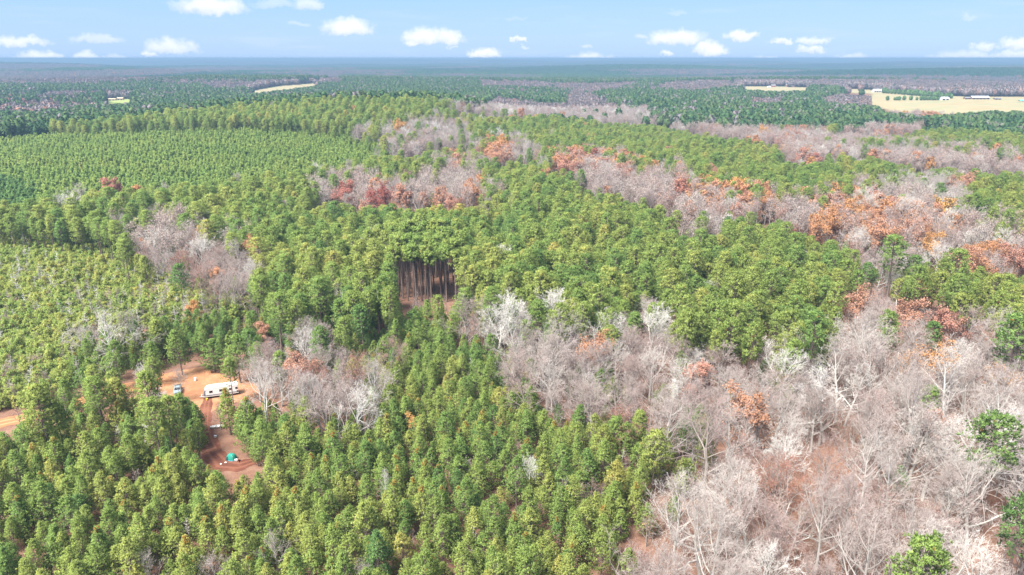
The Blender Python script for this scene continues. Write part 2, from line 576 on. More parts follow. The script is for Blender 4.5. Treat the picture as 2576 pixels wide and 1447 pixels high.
# ------------------------------------------------------------------ land cover, laid out on the picture's ground plan
COVER = [
    # far country is handled separately; the default is tall pine wood
    ('PL', [(-60, 322), (250, 312), (500, 303), (700, 305), (900, 322), (955, 345), (975, 395), (800, 425), (560, 465), (250, 487), (100, 492), (-60, 470)]),
    ('PD', [(-60, 440), (60, 450), (110, 490), (60, 520), (-60, 520)]),
    ('YP', [(-60, 1050), (120, 1040), (270, 1000), (500, 1010), (620, 1005), (900, 990), (950, 960), (960, 880), (1010, 830),
            (1150, 880), (1310, 880), (1320, 985), (1450, 1010), (1540, 1040), (1600, 1080), (1680, 1105), (1700, 1160),
            (1650, 1250), (1600, 1330), (1555, 1460), (1500, 1700), (-60, 1700)]),
    ('SC', [(-60, 545), (140, 560), (260, 575), (330, 640), (430, 690), (560, 730), (690, 740), (640, 780), (480, 790), (300, 800),
            (230, 830), (200, 900), (130, 1000), (-60, 1045)]),
    ('YM', [(230, 830), (480, 790), (640, 780), (860, 760), (1000, 760), (1010, 830), (960, 880), (950, 960), (900, 990), (620, 960), (460, 900), (250, 930), (130, 1000)]),
    ('YM', [(860, 760), (1000, 775), (1150, 760), (1310, 790), (1310, 885), (1150, 885), (1010, 835), (960, 885), (900, 860)]),
    ('HP', [(285, 560), (420, 560), (530, 590), (640, 620), (655, 700), (600, 730), (500, 715), (430, 680), (340, 625)]),
    # middle distance hardwoods
    ('HW', [(-60, 190), (150, 187), (500, 174), (700, 177), (400, 195), (150, 208), (-60, 209)]),
    ('HW', [(500, 205), (850, 190), (870, 204), (700, 213), (540, 222)]),
    ('HW', [(1700, 200), (1900, 196), (2200, 196), (2576, 200), (2640, 244), (2420, 240), (2300, 234), (2200, 222), (2060, 214), (1860, 214), (1740, 226), (1640, 216)]),
    ('HW', [(2050, 246), (2100, 232), (2180, 233), (2215, 255), (2200, 268), (2110, 262)]),
    ('HP', [(1885, 240), (1965, 240), (1985, 258), (1890, 260)]),
    ('HP', [(2205, 268), (2262, 276), (2300, 290), (2240, 288)]),
    ('HW', [(962, 327), (969, 311), (1012, 326), (1019, 308), (1075, 300), (1125, 300), (1169, 308), (1182, 335), (1192, 345), (1219, 351), (1252, 348), (1289, 345),
            (1325, 368), (1361, 385), (1364, 405), (1357, 417), (1309, 402), (1292, 407), (1219, 404), (1208, 379), (1152, 375), (1075, 379), (1025, 399), (1002, 399),
            (970, 385), (963, 367), (1012, 362), (999, 345), (899, 357), (893, 341)]),
    ('HP', [(990, 372), (1060, 372), (1050, 396), (1005, 400)]),
    ('HW', [(1105, 277), (1125, 267), (1159, 262), (1225, 252), (1252, 238), (1309, 245), (1375, 255), (1425, 255), (1422, 235), (1432, 229), (1492, 231), (1515, 246),
            (1552, 255), (1592, 262), (1635, 255), (1641, 285), (1665, 292), (1720, 300), (1720, 333), (1675, 320), (1625, 313), (1509, 313), (1475, 300), (1425, 291),
            (1325, 291), (1292, 296), (1225, 293), (1159, 286)]),
    ('HW', [(1209, 201), (1340, 200), (1430, 207), (1560, 203), (1620, 203), (1570, 216), (1500, 229), (1430, 233), (1440, 223), (1380, 219), (1209, 215)]),
    ('HP', [(1717, 300), (1784, 295), (1850, 313), (1924, 311), (1970, 320), (2017, 311), (2050, 326), (2117, 324), (2127, 312), (2190, 302), (2300, 296), (2350, 299),
            (2384, 311), (2419, 315), (2416, 325), (2317, 325), (2304, 338), (2237, 342), (2184, 342), (2100, 342), (2080, 352), (2100, 359), (2150, 356), (2184, 372),
            (2224, 359), (2250, 369), (2334, 371), (2434, 376), (2474, 369), (2517, 386), (2547, 392), (2640, 408), (2640, 458), (2576, 445), (2500, 433), (2417, 433),
            (2350, 423), (2300, 425), (2237, 416), (2217, 402), (2117, 393), (2067, 403), (2077, 415), (1990, 415), (1982, 403), (1957, 405), (1974, 377), (1904, 364),
            (1860, 350), (1800, 346), (1767, 336), (1717, 331)]),
    ('HO', [(2340, 298), (2384, 309), (2419, 313), (2400, 323), (2340, 322), (2300, 310)]),
    ('HO', [(1380, 392), (1480, 385), (1540, 392), (1611, 412), (1605, 442), (1500, 434), (1375, 427)]),
    ('HO', [(1215, 372), (1280, 363), (1300, 402), (1222, 405)]),
    ('HP', [(1075, 420), (1160, 415), (1228, 422), (1232, 446), (1150, 460), (1080, 440)]),
    ('HO', [(1090, 455), (1222, 458), (1226, 480), (1130, 482)]),
    ('HP', [(1450, 435), (1550, 438), (1720, 422), (1730, 480), (1560, 482), (1440, 472)]),
    # the long orange and grey belt
    ('HP', [(1440, 440), (1520, 430), (1717, 466), (1850, 484), (2000, 498), (2080, 495), (2200, 470), (2330, 462), (2420, 470), (2400, 520), (2480, 560),
            (2640, 590), (2640, 690), (2400, 672), (2320, 650), (2270, 690), (2190, 685), (2140, 645), (2110, 600), (1980, 560), (1900, 545),
            (1790, 570), (1700, 540), (1560, 495), (1440, 475)]),
    ('HW', [(2130, 470), (2250, 470), (2420, 460), (2440, 500), (2300, 505), (2150, 510)]),
    ('HO', [(1700, 468), (1900, 486), (1970, 515), (1850, 528), (1700, 505)]),
    ('HO', [(2040, 515), (2200, 508), (2330, 540), (2400, 565), (2420, 600), (2300, 610), (2120, 600), (2040, 565)]),
    ('HO', [(2400, 625), (2640, 610), (2640, 690), (2420, 672)]),
    ('HP', [(1685, 545), (1780, 545), (1830, 580), (1760, 600), (1700, 590)]),
    ('MX', [(1740, 510), (1860, 530), (1840, 560), (1740, 550)]),
    ('HP', [(770, 490), (800, 463), (900, 450), (990, 458), (1160, 440), (1220, 460), (1180, 490), (1280, 500), (1270, 520), (1050, 518), (900, 522), (800, 505)]),
    # middle: hardwoods among the pines
    ('HW', [(1150, 800), (1300, 760), (1340, 790), (1330, 850), (1180, 850)]),
    ('HP', [(1310, 850), (1340, 825), (1450, 815), (1560, 860), (1640, 850), (1710, 880), (1790, 860), (1870, 890), (1900, 990),
            (1800, 1010), (1720, 1090), (1600, 1070), (1560, 1015), (1440, 1010), (1320, 985)]),
    ('HW', [(1560, 800), (1640, 760), (1690, 790), (1700, 880), (1620, 880), (1570, 850)]),
    ('HP', [(735, 840), (840, 840), (840, 905), (760, 905)]),
    ('HW', [(600, 880), (740, 870), (740, 960), (700, 985), (600, 970)]),
    ('HP', [(720, 930), (880, 930), (960, 900), (980, 950), (930, 1010), (800, 1025), (700, 1010)]),
    ('HP', [(930, 860), (990, 850), (990, 950), (940, 950)]),
    # lower right: open hardwood slope
    ('YX', [(1650, 1100), (1800, 1085), (1820, 1200), (1700, 1330), (1620, 1460), (1540, 1460), (1600, 1330), (1650, 1250)]),
    ('HG', [(1860, 1010), (1890, 960), (1900, 860), (2020, 870), (2080, 900), (2100, 820), (2080, 765), (2230, 760), (2400, 800), (2500, 860),
            (2640, 900), (2640, 1700), (1530, 1700), (1590, 1440), (1660, 1320), (1790, 1200), (1800, 1080)]),
    ('MY', [(1885, 985), (1900, 880), (2020, 870), (2085, 790), (2110, 900), (2010, 1000), (1960, 1040)]),
    ('MY', [(1455, 905), (1530, 870), (1560, 900), (1560, 1005), (1450, 1000)]),
    ('MY', [(1640, 870), (1700, 880), (1790, 870), (1870, 890), (1860, 930), (1700, 930)]),
    ('MY', [(735, 835), (850, 835), (980, 860), (985, 960), (930, 1005), (820, 950), (735, 905)]),
    ('HP', [(1820, 1080), (1960, 1090), (2120, 1120), (2140, 1200), (2000, 1230), (1830, 1200)]),
    ('MP', [(2015, 790), (2085, 790), (2090, 880), (2015, 890)]),
    ('YG', [(1680, 1020), (1810, 1010), (1830, 1060), (1790, 1090), (1700, 1085)]),
    # open ground
    ('OP', [(-60, 1045), (60, 1032), (240, 975), (330, 952), (395, 930), (480, 905), (560, 905), (625, 915), (640, 958), (600, 978),
            (545, 985), (530, 1030), (538, 1075), (508, 1075), (502, 1020), (440, 978), (340, 988), (260, 1003), (130, 1040), (-60, 1080)]),
    ('OT', [(500, 1095), (522, 1080), (545, 1088), (575, 1120), (640, 1138), (648, 1160), (590, 1178), (535, 1150), (508, 1118)]),
    ('GP', [(985, 735), (1150, 728), (1150, 746), (1060, 762), (985, 760)]),
    ('FD', [(2186, 262), (2240, 250), (2400, 247), (2640, 250), (2640, 282), (2500, 282), (2440, 284), (2380, 292), (2330, 294), (2270, 288), (2215, 272)]),
    ('FD', [(2190, 228), (2280, 236), (2400, 247), (2300, 262), (2186, 262)]),
    ('FD', [(2100, 223), (2195, 226), (2195, 236), (2140, 234)]),
    ('FD', [(1850, 218), (1930, 217), (2040, 221), (2030, 229), (1930, 230), (1870, 226)]),
    ('FD', [(600, 234), (700, 217), (800, 209), (830, 212), (760, 221), (640, 236)]),
    ('GF', [(255, 251), (345, 249), (330, 262), (270, 261)]),
    ('VL', [(-60, 262), (60, 250), (250, 250), (255, 262), (150, 272), (60, 280), (-60, 280)]),
    ('FD', [(2300, 240), (2420, 243), (2640, 244), (2640, 250), (2400, 249)]),
]
CN = ['OT', 'MY', 'MP', 'PL', 'PD', 'YP', 'SC', 'YM', 'HP', 'HW', 'HO', 'MX', 'HG', 'YX', 'YG', 'OP', 'GP', 'FD', 'GF', 'VL']
CI = {n: i for i, n in enumerate(CN)}
X0, Y0, GW, GH, GS = -60, 140, 1350, 790, 2     # raster of the plan, 2 units a cell


def raster():
    g = np.full((GH, GW), CI['MP'], dtype=np.int8)
    xs = X0 + (np.arange(GW) + .5) * GS
    for cls, poly in COVER:
        P = np.array(poly, dtype=float)
        for r in range(GH):
            yy = Y0 + (r + .5) * GS
            if yy < P[:, 1].min() or yy > P[:, 1].max(): continue
            a = P; b = np.roll(P, -1, axis=0)
            m = (a[:, 1] > yy) != (b[:, 1] > yy)
            if not m.any(): continue
            xc = np.sort(a[m, 0] + (yy - a[m, 1]) / (b[m, 1] - a[m, 1]) * (b[m, 0] - a[m, 0]))
            for k in range(0, len(xc) - 1, 2):
                g[r, (xs >= xc[k]) & (xs < xc[k + 1])] = CI[cls]
    return g


GRID = raster()


def cover(x, y, h, rs, wob=1.0):
    """land cover class at world points (h: height at which the plan was read)"""
    n = len(x)
    jx = x + rs.normal(0, 1.6, n) * wob; jy = y + rs.normal(0, 2.4, n) * wob
    u, v, _ = proj(jx, jy, terrain(jx, jy) + h)
    i = np.clip(((u - X0) / GS).astype(int), 0, GW - 1)
    j = np.clip(((v - Y0) / GS).astype(int), 0, GH - 1)
    return GRID[j, i]


def sheet(name, polys, material, cell, zoff):
    """pasture as a sheet of small quads following the terrain"""
    pts = np.array([at(px, py)[:2] for poly in polys for px, py in poly])
    x0, y0 = pts.min(0); x1, y1 = pts.max(0)
    nx, ny = int((x1 - x0) / cell) + 1, int((y1 - y0) / cell) + 1
    gx, gy = np.meshgrid(x0 + np.arange(nx + 1) * cell, y0 + np.arange(ny + 1) * cell, indexing='ij')
    cx, cy = gx[:-1, :-1] + cell / 2, gy[:-1, :-1] + cell / 2
    keep = np.zeros(cx.shape, bool)
    for poly in polys:
        P = np.array([at(px, py)[:2] for px, py in poly])
        ins = np.zeros(cx.shape, bool)
        for a, b in zip(P, np.roll(P, -1, axis=0)):
            c = ((a[1] > cy) != (b[1] > cy))
            with np.errstate(divide='ignore', invalid='ignore'):
                xi = a[0] + (cy - a[1]) / (b[1] - a[1]) * (b[0] - a[0])
            ins ^= c & (cx < xi)
        keep |= ins
    idx = np.arange((nx + 1) * (ny + 1)).reshape(nx + 1, ny + 1)
    I, J = np.nonzero(keep)
    Q = np.stack([idx[I, J], idx[I + 1, J], idx[I + 1, J + 1], idx[I, J + 1]], 1)
    V = np.stack([gx.ravel(), gy.ravel(), terrain(gx.ravel(), gy.ravel()) + zoff], 1)
    used, inv = np.unique(Q.ravel(), return_inverse=True)
    me = mesh_from(name, V[used], inv.reshape(-1, 4), [material], True)
    return tag(link(name, me), kind='structure')


fd = [p for c, p in COVER if c == 'FD']
grow = lambda poly, k: [(x, y) for x, y in poly]
sheet('pasture', [fd[0], fd[1], fd[2], fd[5]], M_FIELD, 14, .35)
sheet('field', [fd[3]], M_FIELD, 16, .4)
sheet('field', [fd[4]], M_FIELD, 16, .4)
sheet('meadow', [p for c, p in COVER if c == 'GF'], M_GREENFIELD, 10, .4)

# ------------------------------------------------------------------ tree shapes
def unit(v):
    return v / np.maximum(np.linalg.norm(v, axis=1, keepdims=True), 1e-9)


def tris(C, D, L, Wd, rs):
    """one narrow triangle per centre, pointing along D"""
    n = len(C)
    side = unit(np.cross(D, rs.normal(0, 1, (n, 3))))
    L = np.broadcast_to(L, (n,))[:, None]; Wd = np.broadcast_to(Wd, (n,))[:, None]
    V = np.stack([C - side * Wd * .5 - D * L * .25, C + side * Wd * .5 - D * L * .25, C + D * L * .75], 1)
    return V.reshape(-1, 3), np.arange(3 * n).reshape(-1, 3)


def face_out(V, F_, O, rs, jit=.25, up=.35):
    """turn each leaf's face outward and give it the crown's soft outward normal"""
    T = V.reshape(-1, 3, 3)
    g = np.cross(T[:, 1] - T[:, 0], T[:, 2] - T[:, 0])
    N = unit(unit(O) + rs.normal(0, jit, O.shape) + np.array([0, 0, up]))
    fl = (g * N).sum(1) < 0
    T = T.copy()
    T[fl] = T[fl][:, ::-1]
    return T.reshape(-1, 3), F_, np.repeat(N, 3, 0)


def segs_mesh(S, n=3):
    """S rows: p(3) q(3) r0 r1 -> open prisms"""
    S = np.asarray(S, dtype=float)
    p, q, r0, r1 = S[:, :3], S[:, 3:6], S[:, 6:7], S[:, 7:8]
    d = unit(q - p)
    ref = np.where(np.abs(d[:, 2:3]) < .9, np.array([[0, 0, 1.0]]), np.array([[1.0, 0, 0]]))
    u = unit(np.cross(d, ref)); w = np.cross(d, u)
    ring = []
    for c, r in ((p, r0), (q, r1)):
        for k in range(n):
            a = 2 * PI * k / n
            ring.append(c + (u * math.cos(a) + w * math.sin(a)) * r)
    V = np.stack(ring, 1).reshape(-1, 3)
    m = len(S)
    b = np.arange(m)[:, None] * 2 * n
    F_ = []
    for k in range(n):
        k2 = (k + 1) % n
        F_.append(np.concatenate([b + k, b + k2, b + n + k2, b + n + k], 1))
    return V, np.stack(F_, 1).reshape(-1, 4)


def trunk_segs(rs, h, r, lean=.02, n=6):
    P = [np.zeros(3)]
    d = np.array([rs.normal(0, lean), rs.normal(0, lean), 1.0])
    for k in range(n):
        d = d + np.array([rs.normal(0, lean * .6), rs.normal(0, lean * .6), 0])
        P.append(P[-1] + d * h / n)
    P = np.array(P)
    rr = r * (1 - .85 * (np.arange(n + 1) / n))
    return [np.r_[P[i], P[i + 1], rr[i], rr[i + 1]] for i in range(n)], P


def pine(rs, h, base, rad, kind, ntuft, per, L, Wd, droop=0.0, ltuft=4.0, dead_low=8):
    """trunk mesh and needle crown mesh of a pine"""
    S, P = trunk_segs(rs, h * .98, h * .0125 + .03)
    nl = int(ntuft / ltuft)
    if kind == 'cone':
        t = rs.beta(1.0, 1.25, nl)
        prof = (1 - t) ** .78 * (.45 + .55 * np.minimum(1, t / .18))
        rise = .15 + .65 * t
    elif kind == 'dome':
        t = rs.beta(1.5, 1.05, nl)
        prof = np.sqrt(np.clip(1 - (t * 1.03 - .30) ** 2 / .53, 0.03, 1)) * (.55 + .45 * np.minimum(1, t / .3))
        rise = .05 + .55 * t
    else:   # bushy
        t = rs.beta(1.1, 1.2, nl)
        prof = (1 - t) ** .5
        rise = .3 + .6 * t
    az = rs.uniform(0, 2 * PI, nl)
    # lopsided crowns with lobes
    lob = 1 + .22 * np.sin(az * 2 + rs.uniform(0, 6)) + .16 * np.sin(az * 3 + rs.uniform(0, 6) + t * 5)
    rl = rad * prof * lob * rs.uniform(.72, 1.12, nl)
    z0 = h * (base + (1 - base) * t * .97)
    zi = np.clip(z0 / (h * .98) * 6, 0, 5.999); i0 = zi.astype(int); fr = (zi - i0)[:, None]
    ax = P[i0] * (1 - fr) + P[i0 + 1] * fr
    out = np.stack([np.cos(az), np.sin(az), rise - droop], 1)
    end = ax + out * rl[:, None]
    # limbs
    pick = rs.rand(nl) < min(1, 70 / nl)
    for a, e, rr in zip(ax[pick], end[pick], rl[pick]):
        m = a * .45 + e * .55 - np.array([0, 0, .06 * rr])
        S.append(np.r_[a, m, .022 + rr * .012, .02 + rr * .006]); S.append(np.r_[m, e, .02 + rr * .006, .012])
    for _ in range(dead_low):
        z = h * base * rs.uniform(.45, 1); a = rs.uniform(0, 6.28); l = rs.uniform(.4, 1.3)
        k = min(int(z / (h * .98) * 6), 5)
        c = P[k] + (P[k + 1] - P[k]) * (z / (h * .98) * 6 - k)
        S.append(np.r_[c, c + np.array([math.cos(a) * l, math.sin(a) * l, .1]), .03, .012])
    # tufts along the outer half of each limb
    k = int(round(ltuft))
    s = 1 - rs.beta(1, 1.9, (nl, k)) * .62
    s[:, 0] = 1
    C = ax[:, None, :] + (end - ax)[:, None, :] * s[..., None] + rs.normal(0, 1, (nl, k, 3)) * (rad * .055 + .05)
    od = np.repeat(out[:, None, :], k, 1)
    C = C.reshape(-1, 3); od = unit(od.reshape(-1, 3))
    top = tuple(P[-1])
    tv = rs.normal(.5, .17, len(C))
    # short leader tufts
    C = np.concatenate([C, P[-1] + rs.normal(0, .12, (8, 3)) - np.array([0, 0, .25])]); od = np.concatenate([od, np.tile([0, 0, 1.0], (8, 1))])
    tv = np.r_[tv, np.full(8, .6)]
    n = len(C)
    D = unit(np.repeat(od, per, 0) * .75 + rs.normal(0, .62, (n * per, 3)) + np.array([0, 0, .45]))
    CC = np.repeat(C, per, 0) + D * L * .3
    V, F_ = tris(CC, D, L * rs.uniform(.7, 1.25, n * per), Wd * rs.uniform(.7, 1.3, n * per), rs)
    lv = np.clip(np.repeat(tv, per) + rs.normal(0, .12, n * per), 0, .97)
    # a few brown tufts
    br = rs.rand(n) < .004
    if kind == 'cone' and rad > 2.3 and rs.rand() < .4:
        c0 = C[int(np.argmax(C[:, 2] + rs.normal(0, h * .12, n)))]
        br |= (np.linalg.norm(C - c0, axis=1) < h * .07) & (rs.rand(n) < .5)
    br = np.repeat(br, per)
    lv[br] = 1.0
    tV, tF = segs_mesh(S, 5)
    # outward from the crown's heart, each limb's spray a little lobe of its own
    heart = np.array([P[3][0], P[3][1], h * (base + (1 - base) * .35)])
    O = unit((CC - heart) * np.array([1, 1, .8])) * .6 + unit(CC - np.repeat(C - od * .5, per, 0)) * .5
    V, F_, N = face_out(V, F_, O, rs)
    return (tV, tF), (V, F_, lv, N)


def hardwood(rs, h, spread, fork, nl=(12, 7, 5, 4), rtwig=.016, up=.35, leafy=0.0, leafL=.3, form='vase', lvmax=4):
    """pale bare tree: (wood mesh data), (twig mesh data), (leaf data)"""
    wood, twig, tips = [], [], []
    rtrunk = h * .017 + .06

    def grow(p, d, L, r, lev):
        n = (6, 5, 3, 2, 2)[lev]
        pts = [p]
        st = L / n
        dd = d.copy()
        for i in range(n):
            dd = dd + rs.normal(0, (.05, .13, .17, .20, .22)[lev], 3)
            dd[2] += (.0, up * .55, up * .35, up * .3, up * .25)[lev] * .45
            dd /= np.linalg.norm(dd)
            q = pts[-1] + dd * st
            ra = r * (1 - .75 * i / n); rb = r * (1 - .75 * (i + 1) / n)
            row = np.r_[pts[-1], q, max(ra, rtwig * .7), max(rb, rtwig * .6)]
            (wood if lev <= 1 else twig).append(row)
            pts.append(q)
        if lev >= 2: tips.append((pts[-1], dd.copy()))
        if lev >= lvmax: return
        k = nl[lev]
        for j in range(k):
            f = (rs.uniform(fork, 1.0) if lev == 0 else rs.uniform(.28, 1.0))
            if lev == 0: f = fork + (1 - fork) * ((j + rs.uniform(.1, .9)) / k) ** (.8)
            s = min(int(f * n), n - 1); fr = f * n - s
            c = pts[s] * (1 - fr) + pts[s + 1] * fr
            base = pts[s + 1] - pts[s]; base = base / np.linalg.norm(base)
            a = rs.uniform(0, 6.28) if lev else j * 2.4 + rs.uniform(-.5, .5)
            ref = np.array([1.0, 0, 0]) if abs(base[2]) > .8 else np.array([0, 0, 1.0])
            u = np.cross(base, ref); u /= np.linalg.norm(u); w = np.cross(base, u)
            side = u * math.cos(a) + w * math.sin(a)
            if lev == 0:
                ang = (1.0 - .55 * (f - fork) / (1 - fork)) * rs.uniform(.8, 1.15) * (1.0 if form == 'vase' else 1.25)
                ll = spread * (1.15 - .45 * (f - fork) / (1 - fork)) * rs.uniform(.8, 1.15)
                if form == 'vase': ll *= 1.12
            else:
                ang = rs.uniform(.45, .95); ll = L * rs.uniform(.38, .62) * (1.15 - .4 * f)
            nd = base * math.cos(ang) + side * math.sin(ang)
            grow(c, nd, ll, max(r * (1 - .75 * f) * rs.uniform(.5, .72), rtwig), lev + 1)

    d0 = np.array([rs.normal(0, .05), rs.normal(0, .05), 1.0]); d0 /= np.linalg.norm(d0)
    grow(np.zeros(3), d0, h * (.74 if form == 'vase' else .9), rtrunk, 0)
    leaf = None
    if leafy > 0:
        T = np.array([t[0] for t in tips]); D = np.array([t[1] for t in tips])
        k = max(1, int(round(leafy)))
        m = len(T) * k
        C = np.repeat(T, k, 0) + rs.normal(0, .30, (m, 3)) - np.repeat(D, k, 0) * rs.uniform(0, .6, (m, 1))
        if leafy < 1:
            sel = rs.rand(m) < leafy; C = C[sel]; m = len(C)
        V, F_ = tris(C, unit(rs.normal(0, 1, (m, 3))), leafL * rs.uniform(.6, 1.3, m), leafL * .9, rs)
        O = C - np.array([0, 0, h * .55])
        V, F_, N = face_out(V, F_, O, rs, .4)
        leaf = (V, F_, rs.uniform(.15, .85, m), N)
    return wood, twig, leaf


def snag(rs, h):
    S, P = trunk_segs(rs, h, h * .012 + .04, .03)
    T = []
    for i in range(34):
        t = rs.uniform(.18, .97); z = t * 6; k = min(int(z), 5)
        c = P[k] + (P[k + 1] - P[k]) * (z - k)
        a = rs.uniform(0, 6.28); l = h * .24 * (1.1 - t) ** .7 * rs.uniform(.6, 1.2)
        m = c + np.array([math.cos(a) * l * .55, math.sin(a) * l * .55, l * .10])
        e = c + np.array([math.cos(a + .15) * l, math.sin(a + .15) * l, l * .38])
        T.append(np.r_[c, m, .045, .03]); T.append(np.r_[m, e, .03, .014])
        for _ in range(4):
            f = rs.uniform(.3, 1); q = c + (e - c) * f
            T.append(np.r_[q, q + np.array([rs.normal(0, .3), rs.normal(0, .3), rs.uniform(.05, .4)]) * l * .5, .02, .009])
    return S, T


def ico(sub=1):
    import bmesh
    bm = bmesh.new()
    bmesh.ops.create_icosphere(bm, subdivisions=sub, radius=1)
    V = np.array([v.co[:] for v in bm.verts]); Fc = np.array([[v.index for v in f.verts] for f in bm.faces])
    bm.free()
    return V, Fc


ICO1, ICO2 = ico(1), ico(2)


def lump(rs, h, base, rad, tuf=150):
    """distant crown: a torn, knobbly body of foliage with sprays standing off it"""
    V, Fc = ICO2
    z0, z1 = h * base, h
    n = rs.normal(0, .16, len(V))
    P = V * (1 + n[:, None])
    P = P * np.array([rad, rad, (z1 - z0) / 2]) + np.array([0, 0, (z0 + z1) / 2])
    lv = rs.uniform(.2, .8, len(Fc))
    D = unit(rs.normal(0, 1, (tuf, 3)) + np.array([0, 0, .3]))
    C = D * np.array([rad, rad, (z1 - z0) / 2]) * rs.uniform(.8, 1.1, (tuf, 1)) + np.array([0, 0, (z0 + z1) / 2])
    V2, F2 = tris(C, unit(D + rs.normal(0, .4, (tuf, 3))), rad * .5, rad * .45, rs)
    return np.concatenate([P, V2]), np.concatenate([Fc, F2 + len(P)]), np.r_[lv, rs.uniform(.1, .95, tuf)]


class Variant:
    """meshes of one tree form: parts = [(name, mesh)]"""
    def __init__(s, parts, h, rad, cz):
        s.parts, s.h, s.rad, s.cz = parts, h, rad, cz
        s.src = None


def v_pine(seed, h, base, rad, *a, **k):
    rs = np.random.RandomState(seed)
    (tV, tF), (V, Fc, lv, N) = pine(rs, h, base, rad, *a, **k)
    return Variant([('trunk', mesh_from('trunk', tV, tF, [PINE_BARK])),
                    ('crown', mesh_from('crown', V, Fc, [NEEDLE], fattr=lv, vn=N))], h, rad, h * (base + (1 - base) * .5))


def v_hard(seed, h, spread, fork, pale=True, lmat=AUTUMN, **k):
    rs = np.random.RandomState(seed)
    wood, twig, leaf = hardwood(rs, h, spread, fork, **k)
    wV, wF = segs_mesh(wood, 5)
    tV, tF = segs_mesh(twig, 3)
    lv = np.repeat(rs.uniform(.2, .8, len(twig)), 3)
    allz = tV[:, 2].max(); w = (np.percentile(tV[:, 0], 97) - np.percentile(tV[:, 0], 3)) / 2
    parts = [('trunk', mesh_from('trunk', wV, wF, [BARK_PALE]))]
    me = mesh_from('crown', tV, tF, [TWIG], fattr=lv)
    parts.append(('crown', me))
    if leaf is not None:
        parts.append(('leaves', mesh_from('leaves', leaf[0], leaf[1], [lmat], fattr=leaf[2], vn=leaf[3])))
    return Variant(parts, allz, w, (np.percentile(tV[:, 2], 5) + allz) / 2)


def v_snag(seed, h):
    rs = np.random.RandomState(seed)
    S, T = snag(rs, h)
    a, b = segs_mesh(S, 5), segs_mesh(T, 3)
    return Variant([('trunk', mesh_from('trunk', *a, [BARK_PALE])), ('crown', mesh_from('crown', *b, [TWIG], fattr=np.full(len(b[1]), .5)))], h, h * .2, h * .6)


def v_lump(seed, h, base, rad, material):
    rs = np.random.RandomState(seed)
    V, Fc, lv = lump(rs, h, base, rad)
    S, P = trunk_segs(rs, h * .8, .22, .02, 3)
    a = segs_mesh(S, 4)
    return Variant([('trunk', mesh_from('trunk', *a, [GREY_BARK])), ('crown', mesh_from('crown', V, Fc, [material], fattr=lv))], h, rad, h * (1 + base) / 2)


